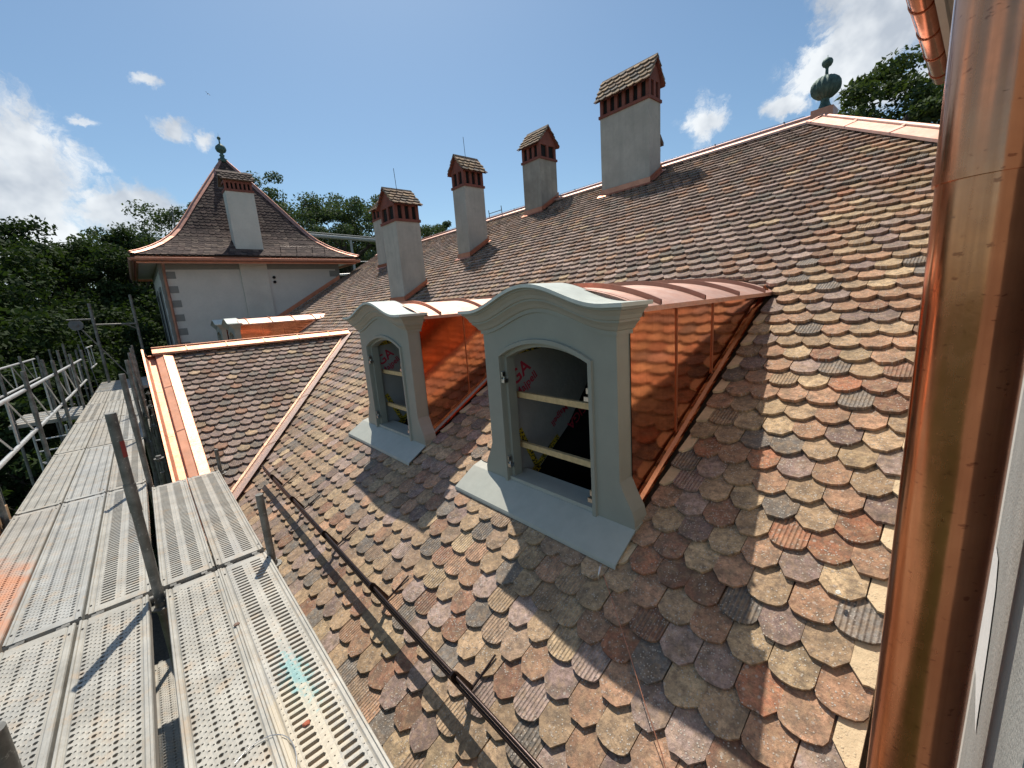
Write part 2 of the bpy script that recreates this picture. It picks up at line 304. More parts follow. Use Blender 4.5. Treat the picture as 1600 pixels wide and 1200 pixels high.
class Tiler:
    def __init__(s): s.v=[]; s.f=[]; s.c=[]; s.u=[]
    def course(s,mapf,s0,l0,l1,clipf,weights,w=.168,e=.150,L=.33,hb=.054,th=.0225,row=0,rough=1.0):
        off=(row%2)*.5*w; l=l0+off-w; 
        while l<l1+w:
            lc=l+w/2+rng.normal(0,.002)*rough; sb=s0+rng.normal(0,.0035)*rough; l+=w
            names,ps=weights(lc,s0); nm=names[min(len(names)-1,int(np.searchsorted(np.cumsum(ps)/sum(ps),rng.random())))]
            rnd=rng.random(); rib=0.0
            if nm in('gry','dbr') and rnd<.55: rib=1.0
            elif rnd<(weights.rib if isinstance(weights.rib,float) else weights.rib(lc,s0)): rib=1.0
            hw=w/2*.982; ba=rng.random()
            if rib or ba<.18: d=.040+rng.random()*.012; ks=[-1,-.87,-.62,-.22,.22,.62,.87,1]; bot=[(hw*k,d*(1-math.sqrt(max(0,1-k*k)))) for k in ks]
            elif ba<.75: q=.38+rng.random()*.15; d=.044+rng.random()*.016; bot=[(-hw,d),(-hw*q,0),(-hw*q*.3,rng.normal(-.001,.0015)),(hw*q*.4,rng.normal(-.001,.0015)),(hw*q,rng.normal(0,.002)),(hw,d+rng.normal(0,.003))]
            elif ba<.93: q=.30+rng.random()*.2; d=.040+rng.random()*.022; bot=[(-hw,d),(-hw*.70,d*.42),(-hw*q,0),(hw*q,rng.normal(0,.003)),(hw*.7,d*.40),(hw,d)]
            else: d=.03+rng.random()*.02; q=rng.uniform(-.15,.15); bot=[(-hw,d),(-hw*.5+q*hw,.008),(hw*q,-.004),(hw*.5+q*hw,.008),(hw,d*1.1)]
            loc=[(x,y+rng.normal(0,.0011)) for x,y in bot]+[(hw,L),(-hw,L)]
            ang=rng.normal(0,.008)*rough; ca,sa=math.cos(ang),math.sin(ang)
            poly=[(lc+x*ca-y*sa,sb+x*sa+y*ca) for x,y in loc]; r=clipf(poly,lc,sb)
            if not r: continue
            poly,cut=r
            if len(poly)<3: continue
            hj=hb+abs(rng.normal(0,.0025))*rough; tl=rng.normal(0,.010)*rough
            slim=cut and (max(q[0] for q in poly)-min(q[0] for q in poly))<.66*w and rng.random()<weights.new; col=np.array(PAL['new'] if slim else PAL[nm])*(rng.uniform(.85,1.08) if slim else rng.uniform(.72,1.18)); 
            if slim: rib=-1.0
            ro=rng.random()*50; n=len(poly); b=len(s.v)
            for k in range(2):
                for (x,y) in poly:
                    h=hj*(1-(y-sb)/L)+.004+tl*(x-lc)-(th if k else 0); s.v.append(mapf(y,x,h)); s.c.append((*col,rib)); s.u.append((x-lc+ro*.0+ro if False else (x-lc),(y-sb)+ro,ro*.37))
            s.f.append(tuple(range(b,b+n)))
            for i in range(n):
                j=(i+1)%n; s.f.append((b+i,b+n+i,b+n+j,b+j))
    def build(s,name,parent,mat=None):
        me=bpy.data.meshes.new(name); me.from_pydata(s.v,[],s.f); me.materials.append(mat or TILE)
        a=me.color_attributes.new('tcol','FLOAT_COLOR','POINT'); a.data.foreach_set('color',np.array(s.c,dtype=np.float32).ravel())
        a=me.attributes.new('tuv','FLOAT_VECTOR','POINT'); a.data.foreach_set('vector',np.array(s.u,dtype=np.float32).ravel())
        me.update(); o=bpy.data.objects.new(name,me); COL.objects.link(o); o.parent=parent
        bm=bmesh.new(); bm.from_mesh(me); bmesh.ops.recalc_face_normals(bm,faces=bm.faces); bm.to_mesh(me); bm.free()
        return o
class Wt:
    def __init__(s,fn,rib=.12,new=.5): s.fn=fn; s.rib=rib; s.new=new
    def __call__(s,l,sv): return s.fn(l,sv)
# ------------------------------------------------------------ ground
g=MB(); g.grid([[(x,y,-8.5) for x in (-300,-60,-20,0,30,300)] for y in (-300,-20,10,30,60,400)],False); o=g.build('ground',GRASS); tag(o,'dark green lawn far below the scaffold','lawn',None,'structure')
g=MB(); g.grid([[(x,y,-8.496+.0*x) for x in (-5.5,.6)] for y in (-40,-10,10,60)],False); o=g.build('path',plain('added_gravel',(.115,.095,.078),.95,0,.35,14,.02)); tag(o,'brown gravel strip added below the scaffold to dull the downpipe reflection','path',None,'structure')  # brown strip added so the downpipe's reflection loses the lawn's green
# ------------------------------------------------------------ main building
C30,S30=math.cos(R(30)),math.sin(R(30)); ZR=-2.584
def RZ(x): return ZR+x*math.tan(R(30))
def mainmap(s,l,h): h-=.040; return (s*C30-h*S30,l,ZR+s*S30+h*C30)
house=empty('manor_house',(4.5,9.5,-8.5)); tag(house,'long old building whose tiled roof carries copper-sided dormers and rendered chimneys','building')
HX=(4.5,9.5,-8.5)
def hb(mb,name,mat,par=None):
    """part of the house: geometry given in world space"""
    o=mb.build(name,mat); 
    if par is None: o.parent=house; o.location=(-HX[0],-HX[1],-HX[2])
    else: o.parent=par
    return o
DY=[(1.30,2.66),(3.75,5.11),(13.72,15.08),(16.17,17.53)]     # dormer footprints on the roof (Y ranges)
DOFF=[0,2.45,12.42,14.87]
VX,VY=3.59,9.90      # top of the valley
VS=.873
HIPA=(8.86,2.10); HIPB=(7.0,.51)
CH=[dict(x=(4.77,5.38),y=(9.04,9.75)),dict(x=(6.48,7.08),y=(8.65,9.15)),dict(x=(8.33,8.96),y=(7.87,8.50)),dict(x=(8.14,8.74),y=(4.71,5.86)),dict(x=(7.24,7.86),y=(14.5,15.05))]
YE=.135    # right end of the tiled slope, against the near tower
def wmain(l,s):
    x=s*C30
    if l<1.25: return ['tan','sand','pink','red','rbr','mv2','gry','mv1'],[.20,.15,.29,.03,.08,.06,.07,.12] if x<6 else [.16,.05,.14,.02,.12,.2,.12,.24]
    if x<2.6: return ['tan','sand','umb','mv1','rbr','pink','gry','mv2'],[.26,.11,.16,.14,.06,.11,.08,.08]
    if x<5: return ['tan','mv1','mv2','rbr','mv3','gry','pink','sand'],[.13,.28,.22,.11,.07,.08,.09,.03]
    return ['mv2','mv3','mv1','rbr','pink','gry','sand'],[.30,.16,.28,.10,.06,.07,.03]
def hiplim(Y): # max x at given Y (Y<2.1)
    t=(Y-HIPA[1])/(HIPB[1]-HIPA[1]); return HIPA[0]+t*(HIPB[0]-HIPA[0])
T=Tiler()
# hip line as half-plane a*l+b*s<=c in (Y,s)
hx=(HIPA[0]-HIPB[0])/C30; hy=HIPA[1]-HIPB[1]   # along the hip (ds,dY)
HA,HB=-hx,hy; HC=HA*HIPA[1]+HB*HIPA[0]/C30
def clipmain(poly,lc,sb):
    x=sb*C30; xm=(sb+.07)*C30
    cut=False
    for y0,y1 in DY:
        if y0-.22<lc<y1+.22 and (sb+.33)*C30>1.80:
            yc=(y0+y1)/2; u=abs(lc-yc)/.70; xe=4.375+.255*(1-min(1,u)**2.2); top=(sb+.33)*C30
            if x>=xe: continue
            if u<.97 and top>xe+.03:
                poly,c=clip(poly,0,-1,-(xe)/C30)
            elif x>1.80:
                yl,yr=(y0-.0 if x>2.0 else y0-.02),(y1+.0 if x>2.0 else y1+.24)
                if lc<yc: poly,c=clip(poly,1,0,yl)
                else: poly,c=clip(poly,-1,0,-yr)
                cut|=c
            if len(poly)<3: return None
    if lc<YE+.3: poly,c=clip(poly,-1,0,-YE); cut|=c
    if len(poly)<3: return None
    if lc<2.4: poly,c=clip(poly,HA,HB,HC-.10); 
    if len(poly)<3: return None
    # wing valley
    if 5.4<lc<14.4:
        if lc<VY:  # keep x >= VX-(VY-l)*VS + margin  ->  -x - VS*... 
            poly,c=clip(poly,VS,-C30,VS*VY-VX-.19)   # VS*l - x <= VS*VY-VX-.1
        else: poly,c=clip(poly,-VS,-C30,-VS*VY-VX-.19)
        if len(poly)<3: return None
    for i,cc in enumerate(CH):
        if cc['x'][0]+.02<xm<cc['x'][1]-.05 and cc['y'][0]-.02<lc<cc['y'][1]+.02: return None
    return poly,cut
e=.150; row=0; s=.155
wm=Wt(wmain,lambda l,s_:(.34 if s_<1.9 and l>.9 else .07),.85)
while s<HIPA[0]/C30-.02:
    T.course(mainmap,s,YE,18.95,clipmain,wm,row=row,e=e,hb=.046 if s<3.6 else (.054 if s<4.8 else .062),th=.0185 if s<3.6 else (.025 if s<4.8 else .031)); s+=e; row+=1
tiles_o=T.build('roof_tiles',None)
roof=MB()
ys=sorted({YE-.2,18.98,*[v for a in DY for v in(a[0]+.10,a[1]-.10)]}); xs=[.06,2.06,4.2,8.86]
for i in range(len(xs)-1):
    for j in range(len(ys)-1):
        ym=(ys[j]+ys[j+1])/2
        if i==1 and any(a<ym<b for a,b in DY): continue
        x0,x1=xs[i],xs[i+1]; y0,y1=ys[j],ys[j+1]
        if i==2 and y0<1.5:
            roof.add([(x0,y0,RZ(x0)),(hiplim(y0) ,y0,RZ(hiplim(y0))),(hiplim(y1),y1,RZ(hiplim(y1))),(x0,y1,RZ(x0))],[(0,1,2,3)]); continue
        if i==2 and y0<2.1:
            roof.add([(x0,y0,RZ(x0)),(hiplim(y0) ,y0,RZ(hiplim(y0))),(8.86,2.1,RZ(8.86)),(8.86,y1,RZ(8.86)),(x0,y1,RZ(x0))],[(0,1,2,3,4)]); continue
        roof.add([(x0,y0,RZ(x0)),(x1,y0,RZ(x1)),(x1,y1,RZ(x1)),(x0,y1,RZ(x0))],[(0,1,2,3)])
# back slope, hip slope behind the ridge
ZT=RZ(8.86)
roof.add([(8.86,2.1,ZT),(17,2.1,RZ(.7)),(17,19,RZ(.7)),(8.86,19,ZT)],[(0,1,2,3)])
hz=(8.86-.7)
roof.add([(8.86,2.1,ZT),(17,2.1,RZ(.7)),(17,-5,RZ(.7)),(HIPA[0]-7.9,2.1-6.75,RZ(.96))],[(0,1,2,3)])
roof.v=[(a,b,c-.055) for a,b,c in roof.v]
roof_o=hb(roof,'roof',UNDER); tiles_o.parent=roof_o
def rp(mb,name,mat): return hb(mb,name,mat,roof_o)
# walls
w=MB(); w.box(.55,.85,.1,19,-8.5,RZ(.5)-.06); w.box(.85,16.6,17.6,18.9,-8.5,RZ(.8)-.2); w.box(.85,16.6,.0,.3,-8.5,RZ(.6)-.1); w.box(16.3,16.6,.3,17.6,-8.5,-2.6); hb(w,'wall',WALLW)
# ridge cap, hip cap, clips
rc=MB(); 
def cap(mb,p0,p1,w,dirs,th=.05):
    """folded metal cap: centre line p0-p1, two wings down along dirs"""
    p0,p1=Vector(p0),Vector(p1); up=Vector((0,0,1))
    for d in dirs:
        d=Vector(d); a,b=p0+up*th,p1+up*th
        mb.add([a,b,b+d*w,a+d*w,a+d*w-up*.035,b+d*w-up*.035],[(0,1,2,3),(3,2,5,4)])
dl=Vector((-C30,0,-S30)); dr=Vector((C30,0,-S30))
cap(rc,(8.86,2.0,ZT+.02),(8.86,18.95,ZT+.02),.13,(dl,dr)); rc.path([(8.86,2.0,ZT+.095),(8.86,18.9,ZT+.095)],.022,8)
rp(rc,'ridge_cap',COPR)
hc=MB(); hA=Vector((8.86,2.1,ZT+.03)); hB=Vector((8.86-7.4,2.1-6.32,ZT+.03-7.4*math.tan(R(30)))); hB=hA+(hB-hA)*.36
hd=(hB-hA).normalized(); nrm=Vector((-S30,0,C30)); inpl=nrm.cross(hd).normalized(); 
if inpl.y<0: inpl=-inpl
cap(hc,hA,hB,.19,(inpl,Vector((.35,-.55,-.42)).normalized()),.05); hc.path([hA+Vector((0,0,.055)),hB+Vector((0,0,.055))],.03,8)
for k in (.12,1.1,2.1): 
    p=hA+hd*k+Vector((0,0,.075)); hc.add([p,p+hd*.03,p+hd*.03+inpl*.20-Vector((0,0,.012)),p+inpl*.20-Vector((0,0,.012))],[(0,1,2,3)])
rp(hc,'hip_cap',COPR)
rw=MB(); rw.path([(8.86,2.3,ZT+.135),(8.86,18.6,ZT+.135)],.0035,5)
for y in np.arange(2.6,18.6,1.15): rw.tube((8.86,y,ZT+.09),(8.86,y,ZT+.145),.010,6)
rw.tube((8.82,10.0,ZT+.1),(8.80,10.0,ZT+.32),.012,6); rw.tube((8.82,10.6,ZT+.1),(8.80,10.6,ZT+.30),.012,6); rw.tube((8.81,10.0,ZT+.2),(8.81,10.6,ZT+.2),.01,6)
rp(rw,'lightning_wire',BRONZ)
# urn finial on copper base
uf=MB(); uc=(8.92,2.05,ZT-.04)
uf.lathe(uc,[(r_*.62,z_*.62) for r_,z_ in [(.001,.30),(.19,.30),(.20,.315),(.17,.35),(.125,.42),(.10,.50),(.098,.56),(.105,.58)]],8)
uf.lathe(uc,[(r_*.66,z_*.62) for r_,z_ in [(.10,.57),(.16,.60),(.225,.66),(.275,.74),(.292,.83),(.28,.92),(.235,1.01),(.165,1.07),(.08,1.10),(.045,1.11),(.035,1.15),(.030,1.26),(.042,1.30),(.085,1.33),(.11,1.38),(.113,1.43),(.09,1.48),(.045,1.51),(.008,1.53),(.006,1.58),(.001,1.58)]],64,.085,16)
u_o=rp(uf,'urn_finial',VERD)
ub=MB(); ub.box(uc[0]-.15,uc[0]+.15,uc[1]-.15,uc[1]+.15,ZT-.12,uc[2]+.19); hb(ub,'finial_base',COPD,u_o)
# ------------------------------------------------------------ wing with gable towards the scaffold
WT=math.tan(R(27)); WC,WSn=math.cos(R(27)),math.sin(R(27)); WZ=-.49; WX=.36
def wingmap(s,l,h): h-=.035; return (l,VY-s*WC-h*WSn,WZ-s*WSn+h*WC)
def wingmapB(s,l,h): h-=.035; return (l,VY+s*WC+h*WSn,WZ-s*WSn+h*WC)
def clipwing(poly,lc,sb):   # coordinates (l=X, y=-s so that up-slope is +)
    poly,c=clip(poly,-1,0,-WX)
    if len(poly)<3: return None
    # valley: X <= VX-(VY-Y)*VS  with VY-Y = s*WC = -y*WC
    poly,c2=clip(poly,1,-VS*WC,VX-.07)
    if len(poly)<3: return None
    poly,c3=clip(poly,0,1,-.05)
    if len(poly)<3: return None
    return poly,False
def wwing(l,s): return ['mv2','mv3','gry','mv1','rbr','tan','sand'],[.30,.14,.20,.20,.10,.05,.01]
for nm,mp in (('wing_tiles',wingmap),('wing_tiles',wingmapB)):
    T=Tiler(); s=-4.75; row=0
    while s<-.1: T.course(lambda a,l,h: mp(-a,l,h),s,WX,3.6,clipwing,Wt(wwing,.2,.0),row=row,hb=.062,th=.028); s+=.150; row+=1
    ot=T.build(nm,roof_o)
wb=MB(); LW=4.75
for sg in(-1,1): wb.add([(.30,VY,WZ),(VX,VY,WZ),(VX-LW*WC*VS,VY+sg*LW*WC,WZ-LW*WSn),(.30,VY+sg*LW*WC,WZ-LW*WSn)],[(0,1,2,3)])
wb.v=[(a,b,c-.05) for a,b,c in wb.v]
rp(wb,'wing_deck',UNDER)
gw=MB(); yb=LW*WC; gw.prism([(VY-yb,-8.5),(VY+yb,-8.5),(VY+yb,WZ-LW*WSn-.1),(VY,WZ-.1),(VY-yb,WZ-LW*WSn-.1)],lambda a,b,t:(t,a,b),.40,.30); hb(gw,'gable_wall',WALLW)
wc=MB(); cap(wc,(.12,VY,WZ+.075),(3.66,VY,WZ+.075),.17,((0,-WC,-WSn),(0,WC,-WSn)),.045); wc.path([(.12,VY,WZ+.13),(3.66,VY,WZ+.13)],.014,8)
for x in (.62,1.25,1.9,2.55,3.2): wc.obox((x,VY-.075,WZ+.092),(1,0,0),.008,.09,.003,(0,-WSn,WC))
rp(wc,'wing_ridge_cap',COPE)
# raking gutter along the gable (both slopes)
for sg in(-1,1):
    rk=MB(); prof=[(-.02,.11),(-.05,.12),(-.03,.04),(.02,-.03),(.12,-.03),(.125,.035),(.22,.06),(.235,.075),(.36,.055),(.37,.035)]
    rows=[]
    for k in range(15):
        sv=-.05+k*(LW+.05)/14; rows.append([(px+.03,VY+sg*(sv*WC+h*WSn),WZ-sv*WSn+h*WC+.0) for px,h in prof])
    rk.grid(rows,False)
    o=rp(rk,'rake_gutter',COPE)
    for sv in (1.15,2.35,3.5): 
        sm=MB(); sm.add([(px+.03,VY+sg*((sv+d)*WC+(h+.003)*WSn),WZ-(sv+d)*WSn+(h+.003)*WC) for d in(0,.02) for px,h in prof],[(i,i+1,len(prof)+i+1,len(prof)+i) for i in range(len(prof)-1)]); hb(sm,'gutter_seam',COPD,o)
    es=MB(); es.prism([(-.03,-.05),(.33,-.05),(.33,-.24),(-.02,-.24)],lambda a,b,t:(a+.03,VY+sg*t*WC,WZ-t*WSn+b-.03),.0,LW); hb(es,'rake_board',GREYP,o)
# valley strips
for sg in(-1,1):
    v=MB(); a=Vector((VX+.02,VY,RZ(VX)+.05)); b=Vector((VX-4.1*VS,VY+sg*4.1,RZ(VX-4.1*VS)+.05))
    d=(b-a).normalized(); pr=Vector((C30,0,S30)); pr=(pr-d*pr.dot(d)).normalized(); pl=Vector((0,-sg*WC,WSn)); pl=(pl-d*pl.dot(d)).normalized()
    pl2=Vector((0,-sg*WC,WSn)); 
    rows=[]
    for k in range(9):
        p=a+(b-a)*k/8; rows.append([p-pr*.02+Vector((0,0,.045)),p-pr*.02-Vector((0,0,.01)),p+pr*.205,p+pr*.215+Vector((0,0,.012))])
    v.grid(rows,False)
    for k in (1.3,2.7,4.0): p=a+d*k; v.obox(p+pr*.095+Vector((0,0,.004)),d,.006,.10,.003,(pr.cross(d)))
    rp(v,'valley_flashing',COPV)
# ------------------------------------------------------------ dormers
YC=1.98
def dz(Y): 
    u=min(1,abs(Y-YC)/.62); return -.055+.150*(1+math.cos(PI*u))/2
def arch(Y,c,hw,zs,rise):
    u=(Y-c)/hw; r=(hw*hw+rise*rise)/(2*rise); return zs+math.sqrt(max(0,r*r-(u*hw)**2))-(r-rise)
def frame_poly(yL,yR,zbot,top,oL,oR,zob,zs,rise,n=14):
    """inverted U outline: outer from bottom right round the top to bottom left, back round the arched opening"""
    P=[(yR,zbot)]+[(y,top(y)) for y in np.linspace(yR,yL,25)]+[(yL,zbot),(oL,zbot)]
    P+=[(y,arch(y,(oL+oR)/2,(oL-oR)/2,zs,rise)) for y in np.linspace(oL,oR,n)]+[(oR,zbot)]
    return P
def pxf(a,b,t): return (t,a,b)
def build_dormer():
    YR,YL=1.37,2.59; oR,oL=1.575,2.405; zs,rise=-.400,.108; ZB=-1.435
    b=MB(); top=lambda y:dz(y)-.12
    # front board with flared feet, as one outline
    foot=lambda sg,y:[(y,-1.12),(y+sg*.035,-1.20),(y+sg*.085,-1.29),(y+sg*.10,-1.345),(y+sg*.10,-1.46)]
    P=foot(-1,YR)[::-1]+[(y,top(y)) for y in np.linspace(YR,YL,25)]+foot(1,YL)+[(oL,-1.46)]
    P+=[(y,arch(y,(oL+oR)/2,(oL-oR)/2,zs,rise)) for y in np.linspace(oL,oR,15)]+[(oR,-1.46)]
    b.prism(P,pxf,2.0,2.135)
    body=hb(b,'dormer',DORM)
    fr=MB()    # rebate frame inside the opening
    Q=[(oR-.0,-1.43)]+[(y,arch(y,(oL+oR)/2,(oL-oR)/2,zs,rise)) for y in np.linspace(oR,oL,15)]+[(oL,-1.43),(oL-.028,-1.43)]
    Q+=[(y,arch(y,(oL+oR)/2,(oL-oR)/2-.028,zs-.012,rise-.015)) for y in np.linspace(oL-.028,oR+.028,15)]+[(oR+.028,-1.43)]
    fr.prism(Q,pxf,2.035,2.115)
    # raised bead round the opening on the face
    ar=[(y,arch(y,(oL+oR)/2,(oL-oR)/2,zs,rise)) for y in np.linspace(oL,oR,21)]
    W_=[(oL,-1.42)]+ar+[(oR,-1.42)]; rows=[]
    for i,(y,z) in enumerate(W_):
        if i in(0,): nx=(1,0)
        elif i==len(W_)-1: nx=(-1,0)
        else:
            a_,c_=W_[i-1],W_[i+1]; t_=Vector((c_[0]-a_[0],c_[1]-a_[1])).normalized(); nx=(-t_.y*-1,t_.x*-1); nx=(t_.y,-t_.x); nx=(-nx[0],-nx[1]) if nx[1]<0 else nx
            if i==1: nx=(1,.6)
            if i==len(W_)-2: nx=(-1,.6)
        rows.append([(2.001,y+nx[0]*.0,z+nx[1]*.0),(1.984,y+nx[0]*.003,z+nx[1]*.003),(1.984,y+nx[0]*.030,z+nx[1]*.030),(2.001,y+nx[0]*.036,z+nx[1]*.036)])
    fr.grid(rows,False)
    hb(fr,'window_frame',DORM,body)
    # cornice: moulding swept round front with returns
    prof=[(-.02,-.175),(.012,-.175),(.012,-.150),(.024,-.143),(.036,-.122),(.052,-.105),(.060,-.098),(.060,-.086),(.070,-.082),(.078,-.060),(.098,-.034),(.112,-.026),(.112,-.014),(.124,-.010),(.124,.004),(-.02,.004)]
    path=[((2.150,YR),(0,-1)),((2.0,YR),(-1,-1))]+[((2.0,y),(-1,0)) for y in np.linspace(YR+.02,YL-.02,33)]+[((2.0,YL),(-1,1)),((2.150,YL),(0,1))]
    c=MB(); rows=[]
    for (x,y),(ox,oy) in path:
        zz=dz(y); rows.append([(x+ox*o,y+oy*o,zz+h) for o,h in prof])
    c.grid(rows,False); c.add(rows[0],[tuple(range(len(prof)))]); c.add(rows[-1],[tuple(range(len(prof)))])
    hb(c,'cornice',DORM,body)
    s=MB(); rows=[]
    ysr=list(np.linspace(YR-.128,YL+.128,37))
    for k,x in enumerate((1.866,1.98,2.08,2.175)): rows.append([(x,y,dz(y)+.010) for y in ysr])
    s.grid(rows); s.grid([[(1.866,y,dz(y)+.010) for y in ysr],[(1.866,y,dz(y)-.012) for y in ysr]],False)
    for y in (ysr[0],ysr[-1]): s.add([(1.866,y,dz(y)+.010),(2.175,y,dz(y)+.010),(2.175,y,dz(y)-.012),(1.866,y,dz(y)-.012)],[(0,1,2,3)])
    hb(s,'cornice_cover',SHEETL,body)
    # copper roof
    r=MB(); yr=list(np.linspace(YR-.075,YL+.075,33)); rows=[]
    zf=lambda y: -.088+.150*(1-min(1.06,abs(y-YC)/.70)**2.2)
    ext=lambda y:(zf(y)-ZR)/math.tan(R(30))+.06
    for k in range(9): rows.append([(2.14+(ext(y)-2.14)*k/8,y,zf(y)) for y in yr])
    r.grid(rows); r.grid([[(2.170,y,max(zf(y),dz(y)+.01)+.003) for y in yr],[(2.170,y,min(zf(y),dz(y))-.06) for y in yr]],False); r.grid([[(2.170,y,max(zf(y),dz(y)+.01)+.003) for y in yr],[(2.215,y,zf(y)+.001) for y in yr]],True)
    for y in (yr[0],yr[-1]):
        r.add([(2.14,y,zf(y)),(ext(y),y,zf(y)),(ext(y),y,zf(y)-.03),(2.14,y,zf(y)-.03)],[(0,1,2,3)])
    rr=hb(r,'dormer_roof',COPR,body)
    for x in (2.36,2.96,3.56,4.14):
        q=MB(); P=[(y,zf(y)) for y in yr if ext(y)>x+.08]
        q.add([(x+d,y,z+h) for d,h in((-.008,.001),(-.005,.032),(.008,.032),(.010,.001)) for y,z in P],[(j*len(P)+i,j*len(P)+i+1,(j+1)*len(P)+i+1,(j+1)*len(P)+i) for j in range(3) for i in range(len(P)-1)])
        hb(q,'standing_seam',COPD,body)
    for side,yy in ((-1,YR-.008),(1,YL+.008)):
        q=MB(); nx=26; 
        rows=[]
        for j in range(9):
            rw_=[]
            for i in range(nx+1):
                x=2.13+(4.335-2.13)*i/nx; zt=-.083; zb=min(zt-.002,RZ(x)+.02); z=zt+(zb-zt)*j/8
                wob=.0016*math.sin(x*6.5+side)*math.sin(z*4+1)
                rw_.append((x,yy+side*wob,z))
            rows.append(rw_)
        q.grid(rows,True); hb(q,'copper_cheek',COPM,body)
        q=MB()
        for x in (2.68,3.24): q.box(x-.0028,x+.0028,yy+min(side*.010,0),yy+max(side*.010,0),RZ(x)+.06,-.09)
        q.box(2.13,4.30,yy+min(side*.012,0),yy+max(side*.012,0),-.108,-.090)
        hb(q,'cheek_seam',COPD,body)
        q=MB(); q.grid([[(x,yy+side*.003,RZ(x)+.075),(x,yy+side*.009,RZ(x)+.045),(x,yy+side*.030,RZ(x)+.026),(x,yy+side*.036,RZ(x)+.004)] for x in np.linspace(2.02,4.34,12)],False)
        hb(q,'cheek_flashing',COPM,body)
    # sill sheet lying on the tiles
    q=MB(); A=[(2.10,1.265,-1.372),(2.0,1.265,-1.395),(1.79,1.265,-1.520),(1.784,1.265,-1.536)]; 
    rows=[[(x,1.265,z) for x,_,z in A],[(x,2.89,z) for x,_,z in A]]; q.grid(rows,False); q.add([(x,y,z-.012) for x,_,z in A[1:] for y in (1.265,2.89)],[(0,1,3,2),(2,3,5,4)])
    q.grid([[(2.10,1.30,-1.372),(2.10,2.66,-1.372)],[(2.20,1.45,-1.362),(2.20,2.55,-1.362)]],False)
    q.box(2.01,2.20,oR-.0,oL+.0,-1.425,-1.366)
    hb(q,'sill_flashing',SHEET,body)
    # inside lining
    q=MB(); X0,X1=2.14,3.95
    q.prism([(2.136,-1.50),(2.25,-1.50),(2.75,-1.15),(3.10,-.75),(3.4,-.40),(3.4,-.16),(2.136,-.16)],lambda a,b2,t:(a,t,b2),2.43,2.46); q.box(X0,3.0,1.50,2.46,-.18,-.15)
    hb(q,'lining',MEMB,body)
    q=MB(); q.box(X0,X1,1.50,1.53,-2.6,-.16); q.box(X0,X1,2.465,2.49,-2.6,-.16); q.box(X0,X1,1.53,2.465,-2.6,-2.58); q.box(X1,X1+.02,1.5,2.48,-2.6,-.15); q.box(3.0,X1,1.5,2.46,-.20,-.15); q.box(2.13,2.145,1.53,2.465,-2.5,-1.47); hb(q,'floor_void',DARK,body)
    for z,t in ((-.725,.0),(-1.14,.0)):
        q=MB(); q.box(2.15,2.18,1.53,2.43,z-.022,z+.022); hb(q,'wood_batten',PINE,body)
    for y,z,sd_ in ((2.40,-.56,1),(2.40,-1.24,1),(1.58,-.60,-1),(1.58,-1.28,-1)):
        q=MB(); q.tube((2.012,y-.004*sd_,z-.045),(2.012,y-.004*sd_,z+.045),.008,10); q.box(1.99,2.03,y-.012-.02*(sd_>0),y+.012+.02*(sd_<0),z-.040,z-.012); q.box(1.992,2.02,y-.014,y+.014,z+.008,z+.044)
        hb(q,'hinge',STEEL,body)
    # tape and print on the membrane
    for pts in (((2.15,2.425,-.385),(2.47,2.425,-.365)),((2.16,2.425,-1.02),(2.36,2.425,-1.44)),((2.25,2.425,-1.45),(2.62,2.425,-1.20))):
        a,b2=Vector(pts[0]),Vector(pts[1]); d=(b2-a).normalized(); n_=Vector((-d.z,0,d.x))*.026
        q=MB(); q.add([a-n_,b2-n_,b2+n_,a+n_],[(0,1,2,3)]); tp=hb(q,'yellow_tape',TAPE,body)
        continue
        q=MB(); L_=(b2-a).length; k=.02
        while k<L_-.05: 
            p=a+d*k+Vector((0,-.002,0)); q.add([p-n_*.25,p+d*.045-n_*.45,p+d*.05+n_*.1,p+d*.005+n_*.4],[(0,1,2,3)]); k+=.075
        hb(q,'yellow_tape_mark',DARK,body)
    for txt,sz,x,z,ang,ins in (('SIGA',.165,2.04,-.725,32,RED),('Majpell',.098,2.17,-.765,32,RED),('Majpell',.085,2.74,-.93,212,RED),('SIGA',.13,2.98,-.98,212,RED)):
        cu=bpy.data.curves.new('t','FONT'); cu.body=txt; cu.size=sz; cu.offset=sz*.018; to=bpy.data.objects.new('t',cu); COL.objects.link(to)
        bpy.context.view_layer.update(); me=bpy.data.meshes.new_from_object(to.evaluated_get(bpy.context.evaluated_depsgraph_get())); bpy.data.objects.remove(to)
        ca,sa=math.cos(R(ang)),math.sin(R(ang)); me.transform(Matrix(((ca,-sa,0,x),(0,0,0,2.4265),(sa,ca,0,z),(0,0,0,1))))
        me.materials.clear(); me.materials.append(ins); to=bpy.data.objects.new('membrane_print',me); COL.objects.link(to); to.parent=body
    return body
def tapemat():
    M=Mat('tape_yellow'); n=M.noise(1,2,.5,M.map((60,60,90))); c=M.mix(M.ramp(n,[(.50,0),(.53,1)]),(.60,.44,.03),(.03,.03,.03)); return M.set(c,.5,0)
MEMB=plain('membrane',(.37,.36,.34),.6,0,.12,4,.004); TAPE=tapemat(); RED=plain('print_red',(.50,.035,.07),.6)
d1=build_dormer(); d1['label']='nearest and largest-looking dormer with red print on the membrane inside'
for k,(off,lb) in enumerate(zip(DOFF[1:],('second dormer, just beyond the nearest one','small far dormer beyond the wing ridge with glinting copper side','farthest dormer, only its front showing beside the far tower wall'))):
    c=copy_tree(d1,(0,off,0)); c['label']=lb
